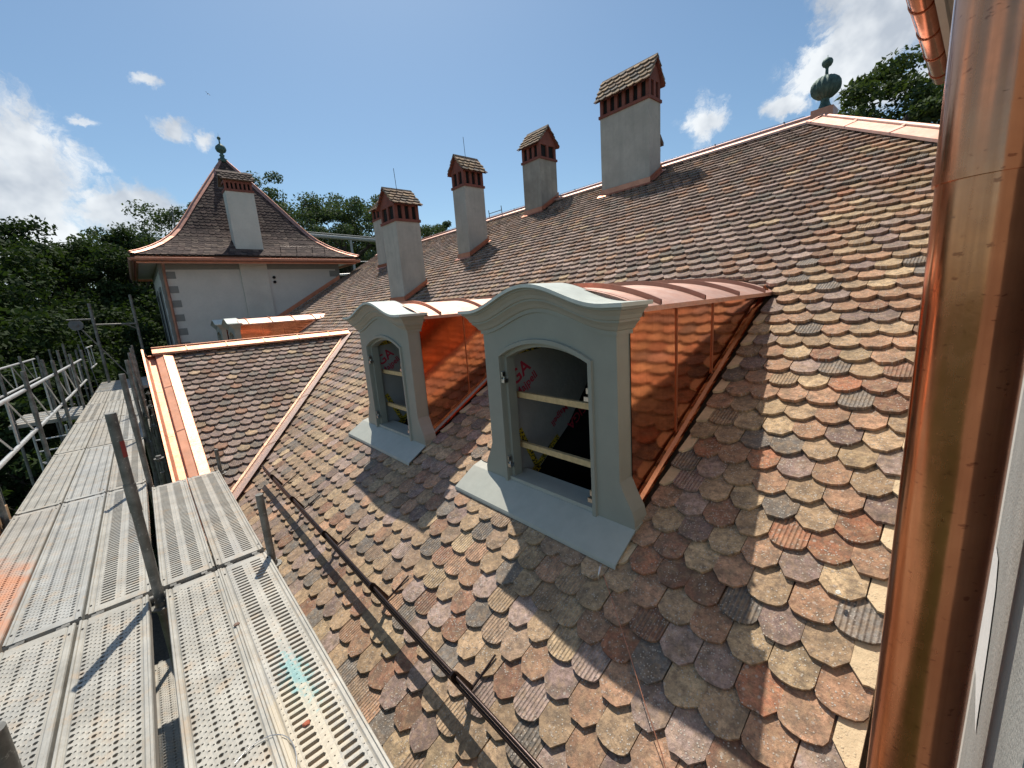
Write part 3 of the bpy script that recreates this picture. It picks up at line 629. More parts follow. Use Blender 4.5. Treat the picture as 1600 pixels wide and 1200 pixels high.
# ------------------------------------------------------------ chimneys
def chimney(x0,x1,y0,y1,zt,axis,nx,ny,label,mat=STUC,bh=.40,rise=.34,rod=False,base=(0,0)):
    """shaft, pierced brick head, tiled saddle; axis = ridge direction"""
    zb=RZ(x0)-.25; b=MB()
    r=[(x0-base[0],y0,zb),(x1+base[0],y0,zb),(x1+base[0],y1,zb),(x0-base[0],y1,zb)]; t=[(x0,y0,zt),(x1,y0,zt),(x1,y1,zt),(x0,y1,zt)]
    b.add(r+t,[(0,1,5,4),(1,2,6,5),(2,3,7,6),(3,0,4,7),(4,5,6,7)]); ch=hb(b,'chimney',mat); ch['label']=label
    h=MB(); h.box(x0-.025,x1+.025,y0-.025,y1+.025,zt,zt+.055); z0,z1=zt+.055,zt+bh-.05
    p=.075
    def posts(a0,a1,n):
        w=(a1-a0-p*(n+1))/n; return [a0+i*(w+p) for i in range(n+1)]
    for a in posts(x0,x1,nx):
        for y in (y0,y1-p): h.box(a,a+p,y,y+p,z0,z1)
    for a in posts(y0,y1,ny)[1:-1]:
        for x in (x0,x1-p): h.box(x,x+p,a,a+p,z0,z1)
    h.box(x0,x1,y0,y1,z1,zt+bh); zc=zt+bh
    if axis=='x':
        ym=(y0+y1)/2
        for xa,xb in((x0,x0+.08),(x1-.08,x1)): h.prism([(y0,zc),(y1,zc),(ym,zc+rise)],pxf,xa,xb)
    else:
        xm=(x0+x1)/2
        for ya,yb in((y0,y0+.08),(y1-.08,y1)): h.prism([(x0,zc),(x1,zc),(xm,zc+rise)],lambda a,b2,t:(a,t,b2),ya,yb)
    ho=hb(h,'brick_head',BRK,ch)
    k=MB(); k.box(x0+.045,x1-.045,y0+.045,y1-.045,z0,z1); hb(k,'flue_void',DARK,ch)
    for sg in(-1,1):
        T=Tiler(); half=((y1-y0) if axis=='x' else (x1-x0))/2; hw=half+.075; sl=math.hypot(hw,rise*hw/half); cs,sn=hw/sl,(rise*hw/half)/sl
        cxm=(x0+x1)/2; cym=(y0+y1)/2; zrg=zc+rise+.02; a0,a1=(x0-.07,x1+.07) if axis=='x' else (y0-.07,y1+.07)
        def mp(s_,l,h_,sg=sg):
            dd=sl-s_; q=sg*(dd*cs+h_*sn); z=zrg-dd*sn+h_*cs
            return (l,cym+q,z) if axis=='x' else (cxm+q,l,z)
        def cl(poly,lc,sb):
            poly,_=clip(poly,1,0,a1)
            if len(poly)<3: return None
            poly,_=clip(poly,-1,0,-a0)
            if len(poly)<3: return None
            poly,_=clip(poly,0,1,sl)
            return (poly,False) if len(poly)>2 else None
        s_=-.01; rw_=0
        while s_<sl-.07: T.course(mp,s_,a0,a1,cl,Wt(lambda l,s:(['tan','umb','brn','gry'],[.35,.3,.2,.15]),.1,0),L=.2,hb=.046,th=.022,e=.12,row=rw_); s_+=.115; rw_+=1
        T.build('head_tiles',ch)
        r=MB()
        if axis=='x': r.grid([[(a0,cym,zrg+.045),(a0,cym+sg*.10*cs,zrg+.04-.10*sn)],[(a1,cym,zrg+.045),(a1,cym+sg*.10*cs,zrg+.04-.10*sn)]],False); r.prism([(0,.045),(sg*.10*cs,.04-.1*sn),(0,-.0)],lambda a,b2,t:(t,cym+a,zrg+b2),a0,a1)
        else: r.prism([(0,.045),(sg*.10*cs,.04-.1*sn),(0,-.0)],lambda a,b2,t:(cxm+a,t,zrg+b2),a0,a1)
        hb(r,'head_ridge',UMBM,ch)
        u=MB(); e0=mp(0,a0,.0); e1=mp(0,a1,.0); r0=mp(sl,a0,.0); r1=mp(sl,a1,.0); u.add([e0,e1,r1,r0],[(0,1,2,3)]); hb(u,'head_boarding',BRK,ch)
    # flashing skirt following the slope
    fl=MB(); o_=.022; hh=.11
    xa,xb=x0-base[0]-o_,x1+base[0]+o_
    for ya in(y0-o_,y1+o_): fl.add([(xa,ya,RZ(xa)+.03),(xb,ya,RZ(xb)+.03),(xb,ya,RZ(xb)+.03+hh),(xa,ya,RZ(xa)+.03+hh)],[(0,1,2,3)])
    sgy=-.09; fl.add([(xa,y0-o_,RZ(xa)+.062),(xb,y0-o_,RZ(xb)+.062),(xb,y0-o_+sgy,RZ(xb)+.055),(xa,y0-o_+sgy,RZ(xa)+.055)],[(0,1,2,3)])
    fl.add([(xa,y0-o_,RZ(xa)-.02),(xa,y1+o_,RZ(xa)-.02),(xa,y1+o_,RZ(xa)+.03+hh),(xa,y0-o_,RZ(xa)+.03+hh)],[(0,1,2,3)])
    fl.add([(xa,y0-o_-.06,RZ(xa)+.04),(xa,y1+o_+.06,RZ(xa)+.04),(xa-.07,y1+o_+.06,RZ(xa-.07)+.03),(xa-.07,y0-o_-.06,RZ(xa-.07)+.03)],[(0,1,2,3)])
    fl.add([(xb,y0-o_,RZ(xb)+.02),(xb,y1+o_,RZ(xb)+.02),(xb,y1+o_,RZ(xb)+.05+hh),(xb,y0-o_,RZ(xb)+.05+hh)],[(0,1,2,3)])
    hb(fl,'chimney_flashing',COPD,ch)
    if rod: q=MB(); q.path([((x0+x1)/2,(y0+y1)/2,zc+rise),((x0+x1)/2-.02,(y0+y1)/2,zc+rise+.5)],.006,6); hb(q,'lightning_rod',BRONZ,ch)
    return ch
UMBM=stucco('ridge_tile',(.17,.125,.095),.3,60,.003)
chimney(4.77,5.38,9.04,9.75,1.97,'x',3,2,'chimney behind the second dormer, its head ridge running up the slope, thin rod on top',rod=True,rise=.33)
chimney(6.48,7.08,8.65,9.15,2.82,'x',3,2,'chimney between the front one and the tallest one, standing mid-slope',rod=True,rise=.30)
chimney(8.33,8.96,7.87,8.50,3.50,'y',2,3,'stained chimney on the ridge left of the widest one',mat=STUCD,rise=.36)
c4=chimney(8.14,8.56,4.71,5.86,3.66,'y',2,6,'widest chimney, highest in the picture, with six slots on its long side',rise=.34)
chimney(7.20,7.86,14.75,15.40,3.24,'y',2,2,'far chimney almost hidden behind the front chimney',rise=.34)
q=MB(); q.prism([(8.55,2.0),(8.80,2.3),(8.80,3.02),(8.70,3.12),(8.55,3.28)],lambda a,b,t:(a,t,b),4.86,5.70); o=hb(q,'side_flue',STUC,c4)
q=MB(); q.prism([(8.54,3.36),(8.86,3.02),(8.86,2.96),(8.84,2.96),(8.54,3.28)],lambda a,b,t:(a,t,b),4.80,5.76); hb(q,'side_flue_hood',UMBM,c4)
q=MB(); q.tube((8.66,4.855,2.85),(8.66,4.80,2.85),.07,16); hb(q,'vent_pipe',DARK,c4)
# ------------------------------------------------------------ snow guard (rail on brackets)
sg_=MB(); nrm=Vector((-S30,0,C30)); upv=Vector((C30,0,S30))
def RP(x,y,h): return Vector((x,y,RZ(x)))+nrm*h
def seg(h,dx=0,r=.011): sg_.path([RP(.98+dx,y,h)+Vector((0,0,.004*math.sin(y*2))) for y in np.linspace(.75,6.05,14)],r,8)
seg(.190,.0,.0105); seg(.155,-.014,.009); seg(.120,-.024,.008)
sgo=hb(sg_,'snow_guard',BRONZ)
for y in (.72,1.62,2.62,3.62,4.62,5.5):
    q=MB(); p=RP(.98,y,0)
    q.prism([(-.02,.03),(.02,.03),(.022,.20),(.012,.225),(-.012,.225),(-.028,.20)],lambda a,b,t:tuple(p+upv*a*1.0+nrm*b+Vector((0,t,0))),-.006,.006)
    q.prism([(-.01,.012),(.20,.006),(.20,.014),(-.01,.022)],lambda a,b,t:tuple(p+upv*a+nrm*b+Vector((0,t,0))),-.004,.004)
    hb(q,'bracket',BRONZ,sgo)
q=MB(); q.path([RP(1.72,1.27,.08),RP(1.50,.98,.07),RP(1.36,.80,.075),RP(1.27,.68,.06),RP(1.1,.50,.06),RP(.6,.1,.06)],.0022,6); o=q.build('thin_cable',COPD); tag(o,'thin copper cable trailing down the tiles from the nearest dormer sill','cable')
q=MB(); q.path([RP(1.75,1.30,.10),RP(1.73,1.285,.115),RP(1.70,1.28,.10),RP(1.69,1.285,.07)],.006,6); o=q.build('wire_hook',STEEL); tag(o,'small steel hook at the lower corner of the nearest sill sheet','hook')
# ------------------------------------------------------------ corner towers
HP=[(3.72,2.33),(3.45,2.44),(3.15,2.60),(2.85,2.80),(2.52,3.08),(2.26,3.38),(1.94,3.85),(1.58,4.41),(1.11,5.11),(.62,5.84),(.06,6.64)]
AL=[0.0]
for a,b in zip(HP,HP[1:]): AL.append(AL[-1]+math.hypot(a[0]-b[0],a[1]-b[1]))
def prof_at(s):
    s=min(max(s,0),AL[-1]-1e-6); i=int(np.searchsorted(AL,s,side='right')-1); t=(s-AL[i])/(AL[i+1]-AL[i])
    a,b=HP[i],HP[i+1]; L=AL[i+1]-AL[i]; return a[0]+(b[0]-a[0])*t,a[1]+(b[1]-a[1])*t,((b[1]-a[1])/L,(a[0]-b[0])/L)
GREYN=stucco('grey_stucco',(.34,.335,.31),.14,150,.004)
def tower(cx_,cy_,wx0,wx1,wy0,wy1,loc,label,faces):
    t=empty('corner_tower',loc); tag(t,label,'tower','corner towers at the two ends of the long roof')
    def tb(mb,name,mat,par=None):
        o=mb.build(name,mat)
        if par is None: o.parent=t; o.location=(-loc[0],-loc[1],-loc[2])
        else: o.parent=par
        return o
    w=MB(); w.box(wx0,wx1,wy0,wy1,-8.5,2.16); wall=tb(w,'wall',WALLW)
    q=MB(); q.box(wx0-.012,wx1+.012,wy0-.012,wy1+.012,1.93,2.165); tb(q,'cornice_band',GREYP,wall)
    z=1.62; k=0
    while z>-8.2:
        ln=.40 if True else .3
        for xx,sx in((wx0,1),(wx1,-1)):
            for yy,sy in((wy0,1),(wy1,-1)):
                pass
        for k_,(xa,ya) in enumerate(((wx0-.010,wy0-.010),(wx1-.42,wy0-.010),(wx0-.010,wy1-.42),(wx1-.42,wy1-.42))):
            if z<-2.6 or (faces=='near' and k_==2): continue
            q=MB(); q.box(xa,xa+.43,ya,ya+.43,z,z+.24); tb(q,'quoin',GREYP,wall)
        z-=.49
    for x0,x1,y0,y1 in ((wx0-.006,wx0+.16,wy0-.006,wy0+.16),(wx0-.006,wx0+.16,wy1-.16,wy1+.006),(wx1-.16,wx1+.006,wy0-.006,wy0+.16),(wx1-.16,wx1+.006,wy1-.16,wy1+.006)):
        q=MB(); q.box(x0,x1+(.62 if faces=='near' and y1>wy1 and x0<wx0 else 0),y0,y1,-8.5,1.93); tb(q,'corner_strip',GREYN if faces=='near' else GREYP,wall)
    # west windows with surrounds
    for y in ((wy0*2+wy1)/3-.2,(wy0+wy1*2)/3+.2):
        q=MB(); q.box(wx0-.03,wx0+.02,y-.62,y+.62,-.9,1.45); fr=tb(q,'window',GREYP,wall); q=MB(); q.box(wx0-.036,wx0,y-.45,y+.45,-.75,1.28); tb(q,'pane',DARK,fr)
    q=MB(); q.box(cx_-3.55,cx_+3.55,cy_-3.55,cy_+3.55,2.17,2.21); sf=tb(q,'soffit',SOFF)
    q=MB()
    for a,b,c_,d in ((-3.6,3.6,-3.6,-3.55),(-3.6,3.6,3.55,3.6),(-3.6,-3.55,-3.55,3.55),(3.55,3.6,-3.55,3.55)): q.box(cx_+a,cx_+b,cy_+c_,cy_+d,2.08,2.32)
    tb(q,'fascia',SOFF if faces=='near' else COPD,sf)
    # roof
    r=MB(); rings=[[(cx_-w_,cy_-w_,z_-.02),(cx_+w_,cy_-w_,z_-.02),(cx_+w_,cy_+w_,z_-.02),(cx_-w_,cy_+w_,z_-.02),(cx_-w_,cy_-w_,z_-.02)] for w_,z_ in HP]; r.grid(rings,False); ro=tb(r,'roof',UNDER)
    for fc in ((0,-1),(-1,0)) if faces=='far' else ():
        T=Tiler()
        def mp(s,l,h):
            w_,z_,n_=prof_at(s); l=max(-w_,min(w_,l)); d=w_+h*n_[0]
            return (cx_+l,cy_-d,z_+h*n_[1]) if fc[1] else (cx_-d,cy_+l,z_+h*n_[1])
        def cl(poly,lc,sb):
            w_,_,_=prof_at(sb+.1)
            return (poly,False) if abs(lc)<w_+.03 else None
        s=.02; k=0
        while s<AL[-1]-.2: 
            w_=prof_at(s)[0]; T.course(mp,s,-w_,w_,cl,Wt(lambda l,s:(['tw1','tw2','tw3'],[.45,.4,.15]),.1,0),w=.19,e=.15,row=k,hb=.024,th=.016); s+=.15; k+=1
        T.build('roof_tiles',ro,TILED)
    for sx,sy in((-1,-1),(1,-1),(-1,1),(1,1)):
        q=MB(); rows=[]
        for w_,z_ in HP:
            c=.15 if w_>.3 else .06
            w2=w_+.02; rows.append([(cx_+sx*max(w2-c,0),cy_+sy*w2,z_+.045),(cx_+sx*w2,cy_+sy*w2,z_+.085),(cx_+sx*w2,cy_+sy*max(w2-c,0),z_+.045)])
        q.grid(rows,False); q.path([(cx_+sx*w_,cy_+sy*w_,z_+.09) for w_,z_ in HP],.028,6); tb(q,'hip_cap',COPG,ro)
    # eaves gutters
    for a,b in (((-3.72,-3.70),(3.72,-3.70)),((-3.70,-3.72),(-3.70,3.72)),((-3.72,3.70),(3.72,3.70)),((3.70,-3.72),(3.70,3.72))):
        A=Vector((cx_+a[0],cy_+a[1],2.24)); B=Vector((cx_+b[0],cy_+b[1],2.24)); d=(B-A).normalized(); n_=d.cross(Vector((0,0,1)))
        q=MB(); rows=[]; npt=13
        for k in range(2):
            P=(A,B)[k]; rows.append([P+n_*(.085*math.cos(PI+PI*i/(npt-1)))+Vector((0,0,.105*math.sin(PI+PI*i/(npt-1)))) for i in range(npt)])
        rows=[rows[0],[rows[0][i]+(rows[1][i]-rows[0][i])*.5 for i in range(npt)],rows[1]]
        q.grid(rows,True); q.add(rows[0],[tuple(range(npt))]); q.add(rows[-1],[tuple(range(npt))])
        sgn=-1 if abs((A+n_*.1).x-cx_)+abs((A+n_*.1).y-cy_)<abs(A.x-cx_)+abs(A.y-cy_) else 1
        q.path([A+n_*.085*sgn+Vector((0,0,0)),B+n_*.085*sgn],.011,8)
        g_=tb(q,'gutter',COPP if faces=='near' else COPG,ro)
        q=MB(); L=(B-A).length; k=.35
        while k<L and faces=='near':
            P=A+d*k; q.path([P+n_*(.090*math.cos(PI+PI*i/10))+Vector((0,0,.111*math.sin(PI+PI*i/10))) for i in range(11)],.0055,6); k+=.62; tb(q,'gutter_bracket',COPD,g_); q=MB()
    # finial
    q=MB(); c=(cx_,cy_,6.62); q.lathe(c,[(.001,-.03),(.17,-.03),(.17,.10),(.11,.12),(.07,.20),(.10,.26),(.06,.30),(.06,.34),(.16,.40),(.20,.50),(.17,.60),(.08,.68),(.03,.72),(.025,.86),(.06,.88),(.07,.94),(.03,.98),(.006,1.0),(.001,1.12)],24,.03,12); tb(q,'ball_finial',VERD,ro)
    return t,tb,wall,ro
COPG=copper('copper_gutter',(.52,.26,.19),.5,.2,None,.003,6,.2)
ft,ftb,fw,fr_=tower(3.97,22.0,.92,7.02,19.0,25.0,(3.97,22.0,-8.5),'far pyramid-roofed tower with a chimney stack running up its front',"far")
q=MB(); q.box(3.30,4.22,18.92,19.45,-3,4.72); st=ftb(q,'chimney_stack',stucco('stack_render',(.60,.57,.50),.1))
q=MB(); q.box(3.28,4.24,18.90,19.47,4.72,4.80)
for i in range(7): q.box(3.30+i*.137,3.30+i*.137+.07,18.92,18.99,4.80,5.02)
q.box(3.30,4.22,18.92,19.45,5.02,5.10); ftb(q,'brick_head',BRK,st); q=MB(); q.box(3.34,4.18,19.0,19.4,4.8,5.02); ftb(q,'flue_void',DARK,st)
T=Tiler(); 
def mpst(s,l,h): return (l,18.82+s*.7-h*.7,5.08+s*.7+h*.7)
s=0;k=0
while s<.48: T.course(mpst,s,3.24,4.28,lambda p,a,b:(p,False) if 3.22<a<4.30 else None,Wt(lambda l,s:(['tw2','tw3'],[.6,.4]),.1,0),L=.2,row=k); s+=.13; k+=1
T.build('head_tiles',st,TILED)
q=MB(); q.prism([(19.2,5.50),(19.72,5.05),(19.66,5.0),(19.2,5.40),(18.86,5.10),(18.84,5.14)],pxf,3.22,4.30); ftb(q,'head_ridge',UMBM,st)
q=MB(); q.box(3.26,4.27,18.88,18.93,2.33,2.55); ftb(q,'stack_flashing',COPE,st)
for z in (1.62,1.44): q=MB(); q.tube((4.42,19.02,z),(4.42,18.94,z),.055,14); ftb(q,'vent_pipe',DARK,fw)
q=MB(); q.path([(1.02,18.42,2.16),(1.03,18.5,2.05),(1.03,18.8,1.78),(1.03,18.90,1.62),(1.03,18.9,-2.6)],.048,10); q.tube((1.03,18.9,.9),(1.03,18.9,.96),.058,10); q.tube((1.03,18.9,-.5),(1.03,18.9,-.44),.058,10); ftb(q,'downpipe',COPG,fw)
q=MB(); q.path([(4.7,18.55,2.75),(6.4,18.55,2.75)],.012,6)
for x in(4.72,5.3,5.9,6.38): q.tube((x,18.55,2.5),(x,18.55,2.76),.012,6)
ftb(q,'snow_guard',BRONZ,fr_)
# flashing along the tower wall on the main roof
q=MB(); q.add([(2.0,18.97,RZ(2.0)+.05),(7.0,18.97,RZ(7)+.05),(7.0,18.97,RZ(7)+.22),(2.0,18.97,RZ(2.0)+.22)],[(0,1,2,3)]); ftb(q,'wall_flashing',COPD,fw)
ntw,ntb,nw,nr=tower(3.80,-3.10,.60,6.85,-6.1,-.078,(3.80,-3.10,-8.5),'near tower showing only wall corner, eave and copper gutter at the right edge',"near")
q=MB(); q.add([(.7,-.045,RZ(.7)+.03),(8.4,-.045,RZ(8.4)+.03),(8.4,-.045,RZ(8.4)+.20),(.7,-.045,RZ(.7)+.20)],[(0,1,2,3)]); q.add([(.7,-.045,RZ(.7)+.06),(8.4,-.045,RZ(8.4)+.06),(8.4,.07,RZ(8.4)+.03),(.7,.07,RZ(.7)+.03)],[(0,1,2,3)]); ntb(q,'wall_flashing',COPD,nw)
def pipemat():
    M=Mat('copper_pipe_near'); n=M.noise(6,5,.6); n2=M.noise(38,5,.65); mk=M.noise(1,3,.6,M.map((55,55,120))); st=M.noise(1,4,.6,M.map((42,42,.8)))
    c=M.mix(M.ramp(n,[(.35,0),(.65,1)]),(.80,.35,.18),(.62,.25,.13)); c=M.mix(M.ramp(st,[(.45,0),(.7,.6)]),c,(.50,.19,.09))
    c=M.mix(M.ramp(mk,[(.64,0),(.70,.65)]),c,(.25,.08,.045)); c=M.mix(M.ramp(M.noise(3.3,5,.7),[(.60,0),(.72,.6)]),c,(.30,.15,.08))
    ro=M.math('ADD',.10,M.math('ADD',M.math('MULTIPLY',M.ramp(n2,[(.3,0),(.8,1)]),.12),M.math('MULTIPLY',M.ramp(st,[(.4,0),(.7,1)]),.14)))
    h=M.math('ADD',M.math('ADD',M.noise(3.2,2,.4),M.math('MULTIPLY',M.noise(1,2,.5,M.map((20,20,2.4))),.25)),M.math('MULTIPLY',n2,.03))
    return M.set(c,ro,1.0,h,.0055,1.0)
COPN=pipemat()
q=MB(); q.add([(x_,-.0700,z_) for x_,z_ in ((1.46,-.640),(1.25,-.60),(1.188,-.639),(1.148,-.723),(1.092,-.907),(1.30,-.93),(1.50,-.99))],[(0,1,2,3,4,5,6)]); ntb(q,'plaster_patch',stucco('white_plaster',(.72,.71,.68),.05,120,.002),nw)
# near downpipe
q=MB(); PX,PY,PR=.90,.0105,.0555; n=64
q.add([],[]); q.tube((PX,PY,-4),(PX,PY,.165-.0),PR,n,caps=False); q.tube((PX,PY,.125),(PX,PY,1.95),PR+.0022,n,caps=False)
q.add([],[]); 
dp=ntb(q,'downpipe',COPN,nw)
q=MB(); q.tube((PX,PY,.118),(PX,PY,.131),PR+.0036,n,caps=True); ntb(q,'pipe_joint',COPN,dp)
q=MB(); q.tube((PX,PY,1.36),(PX,PY,1.39),PR+.006,40,caps=True); q.tube((PX,PY-.03,1.375),(PX,-.09,1.375),.008,8); q.tube((PX,PY,-1.95),(PX,PY,-1.92),PR+.006,40); q.tube((PX,PY-.03,-1.935),(PX,-.09,-1.935),.008,8); ntb(q,'pipe_clip',COPD,dp)
# ------------------------------------------------------------ scaffold
def plank_mesh(kind):
    q=MB(); W_=.157; L=2.55; I=.116
    def cell(u0,u1,v0,v1,hx,hy,rnd):
        cxx,cyy=(u0+u1)/2,(v0+v1)/2; P=[(u0,v0),(cxx,v0),(u1,v0),(u1,cyy),(u1,v1),(cxx,v1),(u0,v1),(u0,cyy)]
        if hx<=0: q.add([(u0,v0,0),(u1,v0,0),(u1,v1,0),(u0,v1,0)],[(0,1,2,3)]); return
        if rnd: H=[(cxx+hx*math.cos(a),cyy+hy*math.sin(a)) for a in [PI*1.25+PI/4*i for i in range(8)]]
        else:
            e_=hx-hy*.6; H=[(cxx-e_,cyy-hy),(cxx,cyy-hy),(cxx+e_,cyy-hy),(cxx+hx,cyy),(cxx+e_,cyy+hy),(cxx,cyy+hy),(cxx-e_,cyy+hy),(cxx-hx,cyy)]
        rim=.0012
        vs=[(a,b,0) for a,b in P]+[(a,b,rim) for a,b in H]+[(a,b,-.018) for a,b in H]
        q.add(vs,[(i,(i+1)%8,8+(i+1)%8,8+i) for i in range(8)]+[(8+i,8+(i+1)%8,16+(i+1)%8,16+i) for i in range(8)])
    v0,v1=.06,L-.06
    if kind=='slot':
        cols=[(-I,-.100,.003,'s'),(-.100,-.018,.036,'L'),(-.018,.018,.0035,'c'),(.018,.100,.036,'L'),(.100,I,.003,'s')]; n=66; p=(v1-v0)/n
        for j in range(n):
            a,b=v0+j*p,v0+(j+1)*p
            for u0,u1,h,k in cols:
                if k=='L': cell(u0,u1,a,b,h,.0096,False)
                else: cell(u0,u1,a,b,h,h,True)
    else:
        nc=13; cw=2*I/nc; n=136; p=(v1-v0)/n
        for j in range(n):
            for i in range(nc):
                a,b=v0+j*p,v0+(j+1)*p; u0=-I+i*cw
                if i%4==0: h=.0093 if j%2==0 else 0; 
                elif i%4==2: h=.0043 if j%2==1 else 0
                else: h=.0043 if j%2==0 else 0
                cell(u0,u0+cw,a,b,h,h*(1.0 if h<.005 else .95),True)
    for sg in(-1,1):
        pr=[(I,0),(I+.006,-.005),(I+.012,0),(W_-.016,0),(W_-.013,.007),(W_-.004,.007),(W_,0),(W_,-.07),(W_-.02,-.07)]
        q.grid([[(sg*u,v,z) for u,z in pr] for v in (.0,.06,L*.5,L-.06,L)],False)
    for a,b in((0,.06),(L-.06,L)): q.add([(-I,a,0),(I,a,0),(I,b,0),(-I,b,0)],[(0,1,2,3)])
    for a in(0,L): q.add([(-W_,a,0),(W_,a,0),(W_,a,-.065),(-W_,a,-.065)],[(0,1,2,3)])
    me=q
    return me
PM={k:plank_mesh(k) for k in('slot','hole')}
HK=MB(); 
for u in(-.09,.09):
    for y,sg2 in((0,-1),(2.55,1)): HK.box(u-.018,u+.018,min(y,y+sg2*.035),max(y,y+sg2*.035),-.035,-.004)
OV=MB()
for u in(-.136,.136):
    for y in(.10,2.45): OV.add([(u+.0055*math.cos(a),y+.011*math.sin(a),.0045 if False else .0012) for a in [2*PI*i/12 for i in range(12)]],[tuple(range(12))])
mesh_cache={}
def plank(x,y,kind,matk,label,z=-1.67,sx=1,sy=1,group='steel planks of the scaffold decks',rot=0):
    key=(kind,matk)
    if key not in mesh_cache:
        o=PM[kind].build('scaffold_plank',PLK[matk]); h=HK.build('hook',GALV,o); v=OV.build('fixing_hole',DARK,o); mesh_cache[key]=(o.data,h.data,v.data)
    else:
        a,b,c=mesh_cache[key]; o=bpy.data.objects.new('scaffold_plank',a); h=bpy.data.objects.new('hook',b); v=bpy.data.objects.new('fixing_hole',c)
        for k in(o,h,v): COL.objects.link(k)
        h.parent=o; v.parent=o
    o.location=(x,y,z); o.scale=(sx,sy,1); o.rotation_euler=(0,0,rot); tag(o,label,'plank',group); return o
bays=['nearest','second','third','fourth','fifth','sixth','seventh']
pos3=['outer','middle','inner']
spec=[[('hole','dusty'),('hole','warm'),('hole','warm')],[('hole','rust'),('hole','cool'),('slot','warm')],[('hole','warm'),('hole','cool'),('slot','dusty')],[('hole','warm'),('hole','dusty'),('slot','cool')],[('slot','dusty'),('hole','warm'),('slot','warm')],[('hole','dusty'),('slot','warm'),('hole','cool')]]
for b_ in range(6):
    for i in range(3):
        k,mk_=spec[b_][i]; x=-1.045+.327*i-(.02 if b_==0 else 0); y=.83+2.6*b_+.0
        lb=f"{'perforated' if k=='hole' else 'slotted'} steel plank, {pos3[i]} of the three in the {bays[b_]} bay of the long deck"
        if b_==1 and i==0: lb='perforated steel plank with an orange rust stain at the left edge of the picture'
        plank(x,y,k,mk_,lb)
plank(-.025,.80,'hole','warm','perforated steel plank of the nearest bay between the gap and the turquoise-stained plank',sx=.94)
plank(.268,.80,'slot','paint','slotted steel plank splashed with turquoise paint and mortar beside the roof',sx=.94)
plank(-.045,3.42,'slot','warm','slotted steel plank, left of the short pair ending at the copper gutter',sx=.94,sy=.905)
plank(.258,3.42,'slot','dusty','slotted steel plank, right of the short pair ending at the copper gutter',sx=.94,sy=.905)
# lower lift
for i,x in enumerate((-.04,.28)): 
    for j in range(2): plank(x,.6+2.6*j,'slot','dusty',f"slotted lower-deck plank {'under the narrow deck' if i else 'seen through the gap'} in the {bays[j]} bay",z=-3.67,group='planks of the lower deck')
for i in range(3):
    for j in range(2): plank(-1.045+.327*i,.6+2.6*j,'hole','dusty',f"perforated plank of the lower deck, {pos3[i]} one, {bays[j]} bay",z=-3.67,group='planks of the lower deck')
# far return deck across the wing end
for i in range(9): plank(-1.2,16.62+.33*i,'hole' if i%2 else 'slot','dusty' if i%3 else 'cool',f"{['first','second','third','fourth','fifth','sixth','seventh','eighth','ninth'][i]} plank from the front of the crosswise deck beyond the wing",rot=-PI/2,sy=.66,group='planks of the crosswise far deck')
for i in range(5): plank(-1.28-.0,13.4+.33*i,'hole','cool' if i%2 else 'dusty',f"{['first','second','third','fourth','fifth'][i]} plank from the front of the small outer platform",rot=PI/2,z=-1.80,sy=.42,group='planks of the small outer platform')
def post(x,y,z0,z1,label,red=False,r=.0255,grp='scaffold posts'):
    q=MB(); q.tube((0,0,z0),(0,0,z1),r,16); q.tube((0,0,z1-.16),(0,0,z1-.155),r+.001,16)
    if z1>-1.2: q.tube((0,0,max(z0,z1-.62)),(0,0,z1-.60+.16),r+.0035,16)
    o=q.build('scaffold_post',GALV); o.location=(x,y,0); tag(o,label,'scaffold post',grp)
    if z0<-2:
        q=MB(); 
        for zz in (-1.75,-3.75):
            q=MB(); q.tube((0,0,zz-.005),(0,0,zz+.005),.058,12); q.tube((0,0,zz-.04),(0,0,zz+.04),.031,12); q.build('rosette',GALV,o)
    if red: q=MB(); q.add([((r+.002)*math.cos(a),(r+.002)*math.sin(a),z) for z in (z1-.27,z1-.17) for a in np.linspace(-1.3,-.2,7)],[(i,i+1,8+i,7+i) for i in range(6)],True); q.build('red_mark',plain('red_paint',(.34,.05,.04),.6),o)
    return o
post(-.205,3.33,-4,-.47,'thick inner scaffold post with red mark, nearest one standing free of the wide deck',red=True,r=.0265)
for k,(lb) in enumerate(('second inner scaffold post behind the red-marked one','third inner scaffold post along the deck','fourth inner scaffold post along the deck','fifth inner scaffold post along the deck','sixth inner scaffold post, last before the crosswise deck'),1):
    post(-.205,3.33+2.6*k,-4,-.45,lb)
for k in range(0,7): post(-1.245,.73+2.6*k+ (0),-8.5,-.45 if k>1 else -.50,f"outer scaffold post carrying the lattice rail, {bays[k]} along the deck")
for k in range(6): post(-2.25,8.6+2.3*k,-8.5,-.55+.1*(k%2),f"post of the outermost scaffold row, {bays[k]} from the front",grp='posts of the outermost row')
for k in range(5): post(-.10,7.2+2.6*k if k else 7.3,-8.5,-1.95,f"post in the dark gap under the copper gutter, {bays[k]} from the front",grp='posts in the gap')
post(.425,3.27,-2.4,-1.20,'short scaffold post stub at the roof-side corner of the narrow deck',r=.025)
post(.43,5.85,-2.6,-1.45,'short post stub at the far corner of the narrow deck',r=.02)
post(-.50,1.70,-1.66,-1.05,'dark tube end rising at the bottom left corner of the picture',r=.030)
tall=[(.02,19.3,1.15,'tall pole left of the far tower, right one of the pair carrying the crossbar'),(-1.0,19.0,.9,'tall pole left of the far tower, left one of the pair carrying the crossbar')]
for x,y,z,l in tall: post(x,y,-8.5,z,l,grp='tall poles by the far tower',r=.04)
q=MB(); q.tube((-1.0,19.15,.22),(.02,19.3,.18),.03,10); q.tube((-.30,19.25,.20),(.0,19.3,.02),.02,8); q.tube((-1.6,19.1,.42),(-.95,19.1,.40),.025,8); o=q.build('crossbar',GALV); tag(o,'crossbar tying the two tall poles by the far tower','bar')
